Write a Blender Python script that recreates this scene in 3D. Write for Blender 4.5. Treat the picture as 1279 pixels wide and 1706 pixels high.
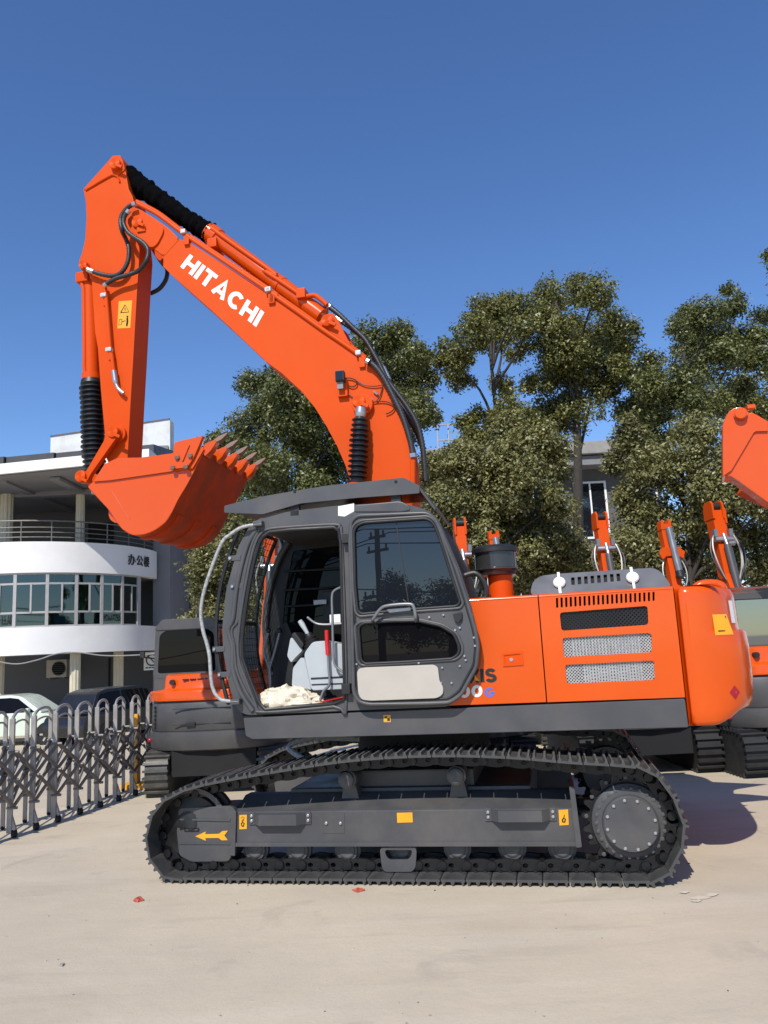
import bpy, bmesh, math, random
import numpy as np
from mathutils import Vector, Matrix, geometry
random.seed(7); rng = np.random.default_rng(7)
for o in list(bpy.data.objects): bpy.data.objects.remove(o)
scn = bpy.context.scene
COL = scn.collection
rad = math.radians
# ------------------------------------------------------------------ camera, sky, sun, exposure
F, PITCH, ROLL, CAMH = 1318.0, 0.1714, 0.0497, 1.734
CX, CY = 639.5, 853.0
_f = Vector((0, math.cos(PITCH), math.sin(PITCH))); _r = Vector((1, 0, 0)); _d = Vector((0, math.sin(PITCH), -math.cos(PITCH)))
_c, _s = math.cos(ROLL), math.sin(ROLL)
RX = _c*_r + _s*_d; RD = -_s*_r + _c*_d; RF = _f
cam = bpy.data.objects.new('camera', bpy.data.cameras.new('camera')); COL.objects.link(cam)
cam.matrix_world = Matrix(((RX.x, -RD.x, -RF.x, 0), (RX.y, -RD.y, -RF.y, 0), (RX.z, -RD.z, -RF.z, CAMH), (0, 0, 0, 1)))
cam.data.sensor_fit = 'VERTICAL'; cam.data.sensor_height = 36.0; cam.data.lens = F/1706*36
cam.data.clip_start = 0.1; cam.data.clip_end = 2000
scn.camera = cam
SUN_AZ, SUN_EL = 19.0, 45.0
to_sun = Vector((-math.sin(rad(SUN_AZ))*math.cos(rad(SUN_EL)), -math.cos(rad(SUN_AZ))*math.cos(rad(SUN_EL)), math.sin(rad(SUN_EL))))
world = bpy.data.worlds.new('World'); scn.world = world; world.use_nodes = True
wn = world.node_tree; wn.nodes.clear()
sky = wn.nodes.new('ShaderNodeTexSky'); sky.sky_type = 'NISHITA'; sky.sun_disc = False
sky.sun_elevation = rad(SUN_EL); sky.sun_rotation = rad(180 + SUN_AZ)
sky.altitude = 300; sky.air_density = 1.0; sky.dust_density = 0.15; sky.ozone_density = 4.5
bg = wn.nodes.new('ShaderNodeBackground'); bg.inputs['Strength'].default_value = 0.148
wo = wn.nodes.new('ShaderNodeOutputWorld')
hs_ = wn.nodes.new('ShaderNodeHueSaturation'); hs_.inputs['Saturation'].default_value = 1.13; hs_.inputs['Value'].default_value = 1.1; hs_.inputs['Hue'].default_value = .507
wn.links.new(sky.outputs[0], hs_.inputs['Color']); wn.links.new(hs_.outputs[0], bg.inputs[0]); wn.links.new(bg.outputs[0], wo.inputs[0])
sl = bpy.data.lights.new('sun', 'SUN'); sl.energy = 4.6; sl.angle = rad(0.5); sl.color = (1.0, 0.955, 0.88)
so = bpy.data.objects.new('sun', sl); COL.objects.link(so); so.rotation_euler = to_sun.to_track_quat('Z', 'Y').to_euler()
so.location = (-10, -20, 25)
scn.view_settings.view_transform = 'Standard'; scn.view_settings.look = 'None'
scn.view_settings.exposure = 0.0; scn.view_settings.gamma = 1.0; scn.view_settings.use_curve_mapping = False
scn.render.resolution_x = 768; scn.render.resolution_y = 1024
scn.render.engine = 'CYCLES'
# ------------------------------------------------------------------ measuring helpers (photo coordinates -> places in the yard)
TH = rad(11.25); OX, OY = 0.268, 7.718
NU = Vector((math.cos(TH), -math.sin(TH), 0)); NV = Vector((math.sin(TH), math.cos(TH), 0)); OO = Vector((OX, OY, 0)); CAM = Vector((0, 0, CAMH))
def ray(px, py): return RX*((px-CX)/F) + RD*((py-CY)/F) + RF
def mp(px, py, v):                      # a point of the machine on its lengthwise plane v: (u rearward, v away, w up)
    d = ray(px, py); t = ((OO + NV*v - CAM).dot(NV))/d.dot(NV); X = CAM + d*t
    return Vector(((X-OO).dot(NU), v, X.z))
def wp(px, py, y):
    d = ray(px, py); return CAM + d*(y/d.y)
def gz(x, y):
    s = min(1, max(0, (y-12.5)/13)); s = s*s*(3-2*s); return -0.62*s
def gp(px, py):
    d = ray(px, py); X = CAM + d*(-CAMH/d.z); return X
def C(ox, oy, s): return lambda x, y: (ox + x/s, oy + y/s)
C1 = C(100, 240, 3.553); C2 = C(100, 580, 3.553); C3 = C(440, 440, 3.553); C4 = C(320, 780, 2.558)
C5 = C(740, 820, 2.373); C6 = C(220, 1200, 2.665); C7 = C(680, 1200, 2.135); C0 = lambda x, y: (x, y)
def tr(c, pts, v): return [((q := mp(*c(*p), v)).x, q.z) for p in pts]      # trace -> list of (u,w)
def tr3(c, pts, v): return [mp(*c(*p), v) for p in pts]
def fillet(poly, r, n=4):
    out = []; N = len(poly)
    for i in range(N):
        p = Vector(poly[i]); a = Vector(poly[i-1]); b = Vector(poly[(i+1) % N])
        da = (a-p); db = (b-p); k = min(r, da.length*.45, db.length*.45)
        if k < 1e-5: out.append(tuple(p)); continue
        s = p+da.normalized()*k; e = p+db.normalized()*k
        for j in range(n+1):
            t = j/n; out.append(tuple(s*(1-t)**2 + p*2*t*(1-t) + e*t*t))
    return out
def cat(pts, n=6):
    P = [Vector(p) for p in pts]; out = []
    for i in range(len(P)-1):
        p0 = P[max(0, i-1)]; p1 = P[i]; p2 = P[i+1]; p3 = P[min(len(P)-1, i+2)]
        for j in range(n):
            t = j/n
            out.append(0.5*((2*p1) + (p2-p0)*t + (2*p0-5*p1+4*p2-p3)*t*t + (3*p1-p0-3*p2+p3)*t**3))
    out.append(P[-1]); return out
# ------------------------------------------------------------------ materials
def new_mat(name):
    m = bpy.data.materials.new(name); m.use_nodes = True
    return m, m.node_tree, m.node_tree.nodes['Principled BSDF']
def mat(name, col, rough=.5, metal=0, var=.12, scale=6, bump=0, bscale=60, coat=0, ior=None, dirt=None, dirt_amt=0, dscale=1.5, spec=None):
    m, t, b = new_mat(name); L = t.links.new
    tc = t.nodes.new('ShaderNodeTexCoord')
    nz = t.nodes.new('ShaderNodeTexNoise'); nz.inputs['Scale'].default_value = scale; nz.inputs['Detail'].default_value = 6
    L(tc.outputs['Object'], nz.inputs['Vector'])
    mr = t.nodes.new('ShaderNodeMapRange'); mr.inputs[1].default_value = .3; mr.inputs[2].default_value = .7
    mr.inputs[3].default_value = 1-var; mr.inputs[4].default_value = 1+var
    L(nz.outputs[0], mr.inputs[0])
    mx = t.nodes.new('ShaderNodeVectorMath'); mx.operation = 'SCALE'; mx.inputs[0].default_value = col[:3]
    L(mr.outputs[0], mx.inputs['Scale'])
    last = mx.outputs[0]
    if dirt:
        n2 = t.nodes.new('ShaderNodeTexNoise'); n2.inputs['Scale'].default_value = dscale; n2.inputs['Detail'].default_value = 9; n2.inputs['Roughness'].default_value = .65
        L(tc.outputs['Object'], n2.inputs['Vector'])
        r2 = t.nodes.new('ShaderNodeMapRange'); r2.inputs[1].default_value = .45; r2.inputs[2].default_value = .75; r2.inputs[3].default_value = 0; r2.inputs[4].default_value = dirt_amt
        L(n2.outputs[0], r2.inputs[0])
        mm = t.nodes.new('ShaderNodeMix'); mm.data_type = 'RGBA'; mm.inputs[7].default_value = (*dirt, 1)
        L(r2.outputs[0], mm.inputs[0]); L(last, mm.inputs[6]); last = mm.outputs[2]
    L(last, b.inputs['Base Color'])
    r3 = t.nodes.new('ShaderNodeMapRange'); r3.inputs[1].default_value = .3; r3.inputs[2].default_value = .7; r3.inputs[3].default_value = max(.02, rough-.06); r3.inputs[4].default_value = min(1, rough+.08)
    L(nz.outputs[0], r3.inputs[0]); L(r3.outputs[0], b.inputs['Roughness'])
    b.inputs['Metallic'].default_value = metal
    if coat: b.inputs['Coat Weight'].default_value = coat; b.inputs['Coat Roughness'].default_value = .06
    if spec is not None: b.inputs['Specular IOR Level'].default_value = spec
    if ior: b.inputs['IOR'].default_value = ior
    if bump:
        n3 = t.nodes.new('ShaderNodeTexNoise'); n3.inputs['Scale'].default_value = bscale; n3.inputs['Detail'].default_value = 4
        L(tc.outputs['Object'], n3.inputs['Vector'])
        bp = t.nodes.new('ShaderNodeBump'); bp.inputs['Strength'].default_value = bump; bp.inputs['Distance'].default_value = .01
        L(n3.outputs[0], bp.inputs['Height']); L(bp.outputs[0], b.inputs['Normal'])
    return m
M = {}
M['orange'] = mat('orange_paint', (.635, .072, .005), .42, var=.035, scale=1.4, spec=.12, bump=.02, bscale=6, dirt=(.62, .13, .04), dirt_amt=.12, dscale=2.6)
M['orange2'] = mat('orange_gloss', (.645, .080, .002), .2, var=.04, scale=1.2, coat=.3, spec=.3, bump=.02, bscale=5, dirt=(.66, .15, .05), dirt_amt=.12, dscale=1.6)
M['grey'] = mat('dark_grey_paint', (.066, .066, .070), .42, var=.1, scale=3, bump=.02, bscale=20, dirt=(.2, .17, .13), dirt_amt=.22, dscale=2.5)
M['greyframe'] = mat('track_frame_paint', (.062, .062, .066), .45, var=.12, scale=3, bump=.03, bscale=15, dirt=(.19, .16, .12), dirt_amt=.35, dscale=2)
M['covergrey'] = mat('satin_grey_cover', (.145, .147, .152), .32, metal=.25, var=.08)
M['greylight'] = mat('light_grey_metal', (.21, .215, .225), .33, metal=.35, var=.1)
M['black'] = mat('black_plastic', (.013, .013, .014), .5, var=.2)
M['matt'] = mat('matt_black', (.008, .008, .009), .8, var=.2)
M['rubber'] = mat('bellows_rubber', (.012, .0125, .014), .42, var=.2)
M['cloth'] = mat('black_fabric', (.0025, .0025, .003), .98, var=.5, scale=25, bump=1.0, bscale=22, ior=1.12)
M['hose'] = mat('hose_rubber', (.022, .023, .024), .45, var=.25, bump=.25, bscale=90)
M['chrome'] = mat('bright_metal', (.45, .45, .46), .36, metal=.8, var=.1)
M['steel'] = mat('track_steel', (.078, .077, .075), .5, metal=.3, var=.25, scale=9, bump=.1, bscale=30, dirt=(.17, .145, .11), dirt_amt=.45, dscale=5)
M['worn'] = mat('worn_grouser_steel', (.32, .31, .29), .4, metal=.6, var=.3, scale=12)
M['link'] = mat('chain_steel', (.014, .014, .015), .42, metal=.3, var=.3, scale=9, bump=.15, bscale=30, dirt=(.1, .085, .065), dirt_amt=.22, dscale=7)
M['white'] = mat('white_print', (.82, .82, .80), .45, var=.04)
M['yellow'] = mat('yellow_sticker', (.80, .36, .012), .45, var=.06)
M['print'] = mat('black_print', (.012, .012, .012), .5)
M['blueprint'] = mat('blue_print', (.09, .13, .48), .45)
M['red'] = mat('red_plastic', (.55, .012, .015), .35)
M['reddark'] = mat('red_reflector', (.38, .008, .03), .2)
M['silver'] = mat('silver_tube', (.36, .36, .35), .55, metal=.2, var=.3, scale=40, bump=.4, bscale=60)
M['padbeige'] = mat('beige_door_pad', (.45, .41, .35), .6, var=.04)
M['console'] = mat('console_grey_plastic', (.40, .43, .44), .55, var=.05)
M['seat'] = mat('seat_fabric', (.02, .02, .022), .85, bump=.4, bscale=150)
M['fin'] = mat('radiator_fins', (.5, .5, .49), .45, metal=.1, var=.15, scale=30)
M['tooth'] = mat('tooth_steel', (.17, .095, .065), .55, metal=.05, var=.3, scale=20)
M['mud_shade'] = mat('worn_shaded_orange', (.52, .052, .006), .5, var=.25, scale=4, spec=.15, dirt=(.10, .055, .028), dirt_amt=.75, dscale=2.6)  # dirty worn paint, browned further so the bucket's shade is in the colour
def tint_glass(name, col, ior):
    m, t, b = new_mat(name); b.inputs['Base Color'].default_value = (*col, 1); b.inputs['Roughness'].default_value = .0; b.inputs['IOR'].default_value = ior
    tc = t.nodes.new('ShaderNodeTexCoord'); n = t.nodes.new('ShaderNodeTexNoise'); n.inputs['Scale'].default_value = 1.3; t.links.new(tc.outputs['Object'], n.inputs['Vector'])
    bp = t.nodes.new('ShaderNodeBump'); bp.inputs['Strength'].default_value = .02; bp.inputs['Distance'].default_value = .02; t.links.new(n.outputs[0], bp.inputs['Height']); t.links.new(bp.outputs[0], b.inputs['Normal'])
    return m
M['darkglass'] = tint_glass('tinted_glass', (.010, .012, .016), 1.62)
M['blackglass'] = tint_glass('black_tinted_glass', (.005, .005, .006), 1.24)
M['conc'] = mat('weathered_concrete', (.3, .29, .27), .85, bump=.2)
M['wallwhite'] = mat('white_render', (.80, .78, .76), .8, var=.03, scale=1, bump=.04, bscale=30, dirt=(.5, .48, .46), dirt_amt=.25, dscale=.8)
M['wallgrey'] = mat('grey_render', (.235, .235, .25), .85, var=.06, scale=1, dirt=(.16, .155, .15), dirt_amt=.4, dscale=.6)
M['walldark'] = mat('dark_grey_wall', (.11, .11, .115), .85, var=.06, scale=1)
M['cream'] = mat('cream_column', (.58, .53, .40), .75, var=.06, scale=3)
M['alu'] = mat('aluminium_frame', (.42, .40, .39), .5, metal=.2, var=.06)
M['roofdark'] = mat('dark_roof_sheet', (.045, .045, .05), .55, var=.15, scale=4)
M['curtain'] = mat('pale_green_curtain', (.36, .5, .44), .9, var=.1, scale=6)
M['poster'] = mat('blue_poster', (.03, .1, .42), .6, var=.2, scale=3)
M['navy'] = mat('navy_poster', (.035, .045, .17), .6, var=.3, scale=5)
M['inox'] = mat('stainless_steel', (.36, .34, .32), .42, metal=.3, var=.15, scale=8)
M['inoxdark'] = mat('dull_steel', (.19, .175, .16), .5, metal=.3, var=.2, scale=8)
M['carwhite'] = mat('pale_green_car_paint', (.62, .70, .57), .3, var=.03, coat=.6)
M['carblack'] = mat('black_car_paint', (.012, .012, .013), .3, coat=.1)
M['tyre'] = mat('tyre_rubber', (.015, .015, .016), .8)
M['bark'] = mat('grey_brown_bark', (.05, .042, .034), .9, var=.3, scale=10, bump=.5, bscale=25)
M['wire'] = mat('cable_sheath', (.25, .25, .25), .6)
M['bag'] = mat('cream_plastic_film', (.68, .60, .46), .35, var=.15, scale=12, bump=.5, bscale=14)
M['board'] = mat('weathered_white_board', (.66, .67, .66), .8, var=.06, scale=2, dirt=(.34, .27, .22), dirt_amt=.55, dscale=1.2)
M['redscrap'] = mat('red_scrap', (.42, .085, .05), .7, var=.3, scale=60)
M['smear'] = mat('whitish_smear', (.585, .505, .39), .9, var=.06, scale=20)
M['trackshade'] = mat('black_track_rubber_shade', (.016, .016, .017), .7, var=.3, scale=8)  # near-black copy of the track colour, painting in the shade on the tracks
M['scuff'] = mat('scuffed_orange', (.62, .16, .07), .6)
M['bowl'] = mat('smoked_plastic', (.03, .028, .027), .15, ior=1.6)
def leaf_mat(name, c1, c2):
    m, t, b = new_mat(name); L = t.links.new
    ge = t.nodes.new('ShaderNodeNewGeometry'); tc = t.nodes.new('ShaderNodeTexCoord')
    nz = t.nodes.new('ShaderNodeTexNoise'); nz.inputs['Scale'].default_value = .8; L(tc.outputs['Object'], nz.inputs['Vector'])
    ad = t.nodes.new('ShaderNodeMath'); ad.operation = 'MULTIPLY_ADD'; ad.inputs[1].default_value = .65; L(ge.outputs['Random Per Island'], ad.inputs[0])
    mr = t.nodes.new('ShaderNodeMapRange'); mr.inputs[1].default_value = .3; mr.inputs[2].default_value = .7; mr.inputs[3].default_value = 0; mr.inputs[4].default_value = .35; L(nz.outputs[0], mr.inputs[0]); L(mr.outputs[0], ad.inputs[2])
    cr = t.nodes.new('ShaderNodeMix'); cr.data_type = 'RGBA'; cr.inputs[6].default_value = (*c1, 1); cr.inputs[7].default_value = (*c2, 1); L(ad.outputs[0], cr.inputs[0])
    L(cr.outputs[2], b.inputs['Base Color']); b.inputs['Roughness'].default_value = .42
    tl = t.nodes.new('ShaderNodeBsdfTranslucent'); L(cr.outputs[2], tl.inputs[0])
    ms = t.nodes.new('ShaderNodeMixShader'); ms.inputs[0].default_value = .18
    out = t.nodes['Material Output']; L(b.outputs[0], ms.inputs[1]); L(tl.outputs[0], ms.inputs[2]); L(ms.outputs[0], out.inputs[0])
    return m
M['leaf'] = leaf_mat('camphor_leaves', (.052, .066, .016), (.29, .275, .08))
M['leafdark'] = leaf_mat('dark_leaves', (.042, .061, .019), (.235, .24, .074))
M['leafbush'] = leaf_mat('shrub_leaves', (.058, .068, .022), (.33, .305, .11))
def glass_mat(name, tint, refl, rough=.02):
    m, t, b = new_mat(name); L = t.links.new; t.nodes.remove(b)
    tp = t.nodes.new('ShaderNodeBsdfTransparent'); tp.inputs[0].default_value = (*tint, 1)
    gl = t.nodes.new('ShaderNodeBsdfGlossy'); gl.inputs['Roughness'].default_value = rough; gl.inputs[0].default_value = (.9, .95, .95, 1)
    ms = t.nodes.new('ShaderNodeMixShader'); ms.inputs[0].default_value = refl
    out = t.nodes['Material Output']; L(tp.outputs[0], ms.inputs[1]); L(gl.outputs[0], ms.inputs[2]); L(ms.outputs[0], out.inputs[0])
    return m
M['pane'] = glass_mat('green_window_glass', (.30, .45, .39), .09)
M['cabglass'] = glass_mat('cab_glass', (.75, .8, .8), .05)
M['paleglass'] = glass_mat('pale_cab_glass', (.3, .36, .4), .3)
def ground_mat():
    m, t, b = new_mat('dusty_concrete'); L = t.links.new
    tc = t.nodes.new('ShaderNodeTexCoord')
    def noise(scale, detail=8, rough=.6, vec=None, dist=0):
        n = t.nodes.new('ShaderNodeTexNoise'); n.inputs['Scale'].default_value = scale; n.inputs['Detail'].default_value = detail; n.inputs['Roughness'].default_value = rough; n.inputs['Distortion'].default_value = dist
        L(vec or tc.outputs['Object'], n.inputs['Vector']); return n.outputs[0]
    def rng_(src, a, b_, c, d):
        r = t.nodes.new('ShaderNodeMapRange'); r.inputs[1].default_value = a; r.inputs[2].default_value = b_; r.inputs[3].default_value = c; r.inputs[4].default_value = d; L(src, r.inputs[0]); return r.outputs[0]
    def mix(fac, a, c):
        x = t.nodes.new('ShaderNodeMix'); x.data_type = 'RGBA'; L(fac, x.inputs[0])
        if isinstance(a, tuple): x.inputs[6].default_value = (*a, 1)
        else: L(a, x.inputs[6])
        x.inputs[7].default_value = (*c, 1); return x.outputs[2]
    mp_ = t.nodes.new('ShaderNodeMapping'); mp_.inputs['Scale'].default_value = (.35, 2.2, 1); mp_.inputs['Rotation'].default_value = (0, 0, .12); L(tc.outputs['Object'], mp_.inputs[0])
    base = mix(rng_(noise(.55, 9, .6), .35, .65, 0, 1), (.58, .49, .352), (.48, .405, .298))
    base = mix(rng_(noise(1.1, 8, .6, mp_.outputs[0]), .5, .72, 0, .55), base, (.60, .515, .40))
    base = mix(rng_(noise(2.3, 9, .65, mp_.outputs[0], .4), .55, .75, 0, .5), base, (.37, .31, .245))
    base = mix(rng_(noise(1.7, 6, .6, None, .6), .60, .72, 0, .45), base, (.32, .27, .22))
    base = mix(rng_(noise(38, 4, .7), .45, .75, 0, .22), base, (.36, .30, .235))
    base = mix(rng_(noise(9, 6, .8), .66, .72, 0, .35), base, (.56, .52, .44))
    L(base, b.inputs['Base Color']); b.inputs['Roughness'].default_value = .88
    ad = t.nodes.new('ShaderNodeMath'); ad.operation = 'MULTIPLY_ADD'; ad.inputs[1].default_value = .35; L(noise(60, 6, .7), ad.inputs[0]); L(noise(5, 6, .6), ad.inputs[2])
    bp = t.nodes.new('ShaderNodeBump'); bp.inputs['Strength'].default_value = .35; bp.inputs['Distance'].default_value = .02; L(ad.outputs[0], bp.inputs['Height']); L(bp.outputs[0], b.inputs['Normal'])
    return m
M['ground'] = ground_mat()
# ------------------------------------------------------------------ mesh builder
class MB:
    def __init__(s): s.v = []; s.f = []; s.m = []
    def add(s, V, Fc, mi=0):
        b = len(s.v); s.v += [tuple(x) for x in V]; s.f += [tuple(b+i for i in q) for q in Fc]; s.m += [mi]*len(Fc); return s
    def box(s, lo, hi, mi=0):
        x0, y0, z0 = lo; x1, y1, z1 = hi
        return s.add([(x0, y0, z0), (x1, y0, z0), (x1, y1, z0), (x0, y1, z0), (x0, y0, z1), (x1, y0, z1), (x1, y1, z1), (x0, y1, z1)],
                     [(0, 3, 2, 1), (4, 5, 6, 7), (0, 1, 5, 4), (1, 2, 6, 5), (2, 3, 7, 6), (3, 0, 4, 7)], mi)
    def bar(s, a, b, w, h, up=(0, 0, 1), mi=0):         # box beam from a to b
        a = Vector(a); b = Vector(b); d = (b-a).normalized(); up = Vector(up)
        sx = d.cross(up)
        if sx.length < 1e-4: sx = d.cross(Vector((0, 1, 0)))
        sx.normalize(); sy = sx.cross(d)
        V = []
        for p in (a, b):
            for i, j in ((-1, -1), (1, -1), (1, 1), (-1, 1)): V.append(p + sx*(w/2*i) + sy*(h/2*j))
        return s.add(V, [(0, 1, 2, 3), (7, 6, 5, 4), (0, 4, 5, 1), (1, 5, 6, 2), (2, 6, 7, 3), (3, 7, 4, 0)], mi)
    def prism(s, poly, v0, v1, mi=0, map=None):          # poly of (u,w) pushed from v0 to v1
        n = len(poly); mpf = map or (lambda u, v, w: (u, v, w))
        V = [mpf(u, v0, w) for u, w in poly] + [mpf(u, v1, w) for u, w in poly]
        return s.add(V, [tuple(range(n)), tuple(range(2*n-1, n-1, -1))] + [(i, n+i, n+(i+1) % n, (i+1) % n) for i in range(n)], mi)
    def holes(s, outer, holes, v0, v1, mi=0):            # the same with openings
        loops = [outer]+holes; tris = geometry.tessellate_polygon([[Vector((u, w, 0)) for u, w in l] for l in loops])
        flat = [p for l in loops for p in l]; n = len(flat)
        V = [(u, v0, w) for u, w in flat] + [(u, v1, w) for u, w in flat]
        Fc = [tuple(t) for t in tris] + [tuple(n+i for i in reversed(t)) for t in tris]
        b = 0
        for l in loops:
            k = len(l); Fc += [(b+i, n+b+i, n+b+(i+1) % k, b+(i+1) % k) for i in range(k)]; b += k
        return s.add(V, Fc, mi)
    def tube(s, path, r, n=8, mi=0, cap=True):
        P = [Vector(p) for p in path]; R = r if isinstance(r, (list, tuple)) else [r]*len(P)
        V = []; Fc = []; x = None
        for i, p in enumerate(P):
            d = (P[min(i+1, len(P)-1)]-P[max(0, i-1)])
            if d.length < 1e-9: d = Vector((0, 0, 1))
            d.normalize()
            if x is None:
                x = d.orthogonal().normalized()
            x = (x - d*x.dot(d)); x = x.normalized() if x.length > 1e-6 else d.orthogonal().normalized()
            y = d.cross(x)
            for k in range(n):
                a = 2*math.pi*k/n; V.append(p + (x*math.cos(a)+y*math.sin(a))*R[i])
        for i in range(len(P)-1):
            for k in range(n): Fc.append((i*n+k, i*n+(k+1) % n, (i+1)*n+(k+1) % n, (i+1)*n+k))
        if cap: Fc += [tuple(range(n-1, -1, -1)), tuple((len(P)-1)*n+k for k in range(n))]
        return s.add(V, Fc, mi)
    def cyl(s, a, b, r, n=20, mi=0): return s.tube([a, b], r, n, mi)
    def lathe(s, a, b, prof, n=24, mi=0):                # prof: (t along a->b in metres, radius)
        a = Vector(a); d = (Vector(b)-a).normalized()
        return s.tube([a+d*t for t, _ in prof], [q for _, q in prof], n, mi)
    def sphere(s, c, r, n=10, mi=0, sc=(1, 1, 1)):
        c = Vector(c); V = []; Fc = []
        for i in range(n+1):
            a = math.pi*i/n
            for k in range(n*2):
                b = math.pi*k/n; V.append((c.x+r*sc[0]*math.sin(a)*math.cos(b), c.y+r*sc[1]*math.sin(a)*math.sin(b), c.z+r*sc[2]*math.cos(a)))
        for i in range(n):
            for k in range(n*2): Fc.append((i*2*n+k, i*2*n+(k+1) % (2*n), (i+1)*2*n+(k+1) % (2*n), (i+1)*2*n+k))
        return s.add(V, Fc, mi)
    def mesh(s, name, mats, bevel=0, smooth=35, seg=2):
        me = bpy.data.meshes.new(name); me.from_pydata(s.v, [], s.f)
        for q in (mats if isinstance(mats, (list, tuple)) else [mats]): me.materials.append(M[q] if isinstance(q, str) else q)
        if max(s.m) > 0:
            for p, i in zip(me.polygons, s.m): p.material_index = i
        bm = bmesh.new(); bm.from_mesh(me)
        bmesh.ops.remove_doubles(bm, verts=bm.verts, dist=1e-5)
        bmesh.ops.recalc_face_normals(bm, faces=bm.faces)
        if bevel:
            ed = [e for e in bm.edges if len(e.link_faces) == 2 and e.calc_face_angle(0) > rad(38)]
            bmesh.ops.bevel(bm, geom=ed, offset=bevel, segments=seg, profile=.6, affect='EDGES', clamp_overlap=True)
        bm.to_mesh(me); bm.free()
        if smooth:
            me.shade_smooth(); me.set_sharp_from_angle(angle=rad(smooth))
        return me
    def build(s, name, mats, parent=None, bevel=0, smooth=35, label=None, seg=2):
        o = link(name, s.mesh(name, mats, bevel, smooth, seg), parent, label)
        if bevel and smooth:
            w = o.modifiers.new('weighted_normals', 'WEIGHTED_NORMAL'); w.keep_sharp = True; w.weight = 100
        return o
def link(name, me, parent=None, label=None):
    o = bpy.data.objects.new(name, me); COL.objects.link(o)
    if parent: o.parent = parent
    if label: o['label'] = label
    return o
def tag(o, label=None, cat=None, group=None, kind=None):
    if label: o['label'] = label
    if cat: o['category'] = cat
    if group: o['group'] = group
    if kind: o['kind'] = kind
    return o
def empty(name, loc, rz, label, cat, group=None):
    o = bpy.data.objects.new(name, None); COL.objects.link(o); o.location = loc; o.rotation_euler = (0, 0, rz); o.empty_display_size = .2
    return tag(o, label, cat, group)
def copy_tree(o, parent=None, skip=()):
    c = o.copy(); COL.objects.link(c); c.parent = parent
    for ch in list(o.children):
        if ch.name.split('.')[0] not in skip: copy_tree(ch, c, skip)
    return c
# flat lettering from strokes in a unit box
def arc(cx, cy, rx, ry, a0, a1, n=14): return [(cx+rx*math.cos(rad(a0+(a1-a0)*i/n)), cy+ry*math.sin(rad(a0+(a1-a0)*i/n))) for i in range(n+1)]
GL = {'H': (.8, [[(.1, 0), (.1, 1)], [(.7, 0), (.7, 1)], [(.1, .5), (.7, .5)]]), 'I': (.2, [[(.1, 0), (.1, 1)]]),
      'T': (.76, [[(.38, 0), (.38, 1)], [(0, .9), (.76, .9)]]), 'A': (.86, [[(.1, 0), (.43, 1), (.76, 0)], [(.2, .3), (.66, .3)]]),
      'C': (.82, [arc(.43, .5, .33, .4, 45, 315)]), 'S': (.74, [arc(.36, .71, .25, .19, 15, 250, 12)[:] + arc(.37, .29, .27, .2, 85, -165, 12)]),
      '0': (.74, [arc(.37, .5, .26, .4, 0, 360, 20)]), 'G': (.8, [arc(.42, .5, .32, .4, 45, 350) + [(.74, .45), (.45, .45)]]),
      'L': (.6, [[(.1, 1), (.1, .1), (.6, .1)]]), 'R': (.76, [[(.1, 0), (.1, .9), (.45, .9)] + arc(.45, .68, .2, .22, 90, -90, 8) + [(.1, .46)], [(.4, .46), (.68, 0)]]),
      'Z': (.7, [[(.05, .9), (.6, .9), (.1, .1), (.65, .1)]]), 'X': (.7, [[(.05, 0), (.65, 1)], [(.05, 1), (.65, 0)]]),
      'K': (.74, [[(.1, 0), (.1, 1)], [(.7, 1), (.15, .45)], [(.3, .6), (.72, 0)]]), 'O': (.84, [arc(.42, .5, .32, .4, 0, 360, 20)]),
      'M': (.9, [[(.1, 0), (.1, .95), (.45, .2), (.8, .95), (.8, 0)]]), 'U': (.76, [[(.1, 1), (.1, .35)] + arc(.38, .35, .28, .25, 180, 360, 10) + [(.66, 1)]])}
def ribbon(path, w):
    P = [Vector((*p, 0)) for p in path]; n = len(P); A = []; B = []
    for i in range(n):
        closed = (P[0]-P[-1]).length < 1e-6
        d0 = (P[i]-P[i-1]).normalized() if i > 0 else ((P[0]-P[-2]).normalized() if closed else (P[1]-P[0]).normalized())
        d1 = (P[i+1]-P[i]).normalized() if i < n-1 else ((P[1]-P[0]).normalized() if closed else d0)
        if i == 0 and not closed: d0 = d1
        nn = Vector((-(d0+d1).y, (d0+d1).x, 0))
        nn = nn.normalized() if nn.length > 1e-4 else Vector((-d1.y, d1.x, 0))
        k = min(1.6, 1/max(.3, nn.dot(Vector((-d1.y, d1.x, 0))))) * w/2
        A.append(P[i]+nn*k); B.append(P[i]-nn*k)
    return A, B
def text(mb, s, fn, w=.2, gap=.16, mi=0, nd=(0, -.0006, 0)):               # fn maps (x 0..1, y 0..1) to a 3-D point; slight depth is print thickness
    tot = sum(GL[c][0] for c in s) + gap*(len(s)-1); x = 0
    for c in s:
        k_ = 0
        for st in GL[c][1]:
            A, B = ribbon(st, w); n = len(A)
            k_ += 1; V = [Vector(fn((x+p.x)/tot, p.y))+Vector(nd)*k_ for p in A+B]
            mb.add(V, [(i, i+1, n+i+1, n+i) for i in range(n-1)], mi)
        x += GL[c][0]+gap
def quadmap(bl, br, trr, tl):
    bl, br, trr, tl = map(Vector, (bl, br, trr, tl))
    return lambda x, y: (bl*(1-x)+br*x)*(1-y) + (tl*(1-x)+trr*x)*y
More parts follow.
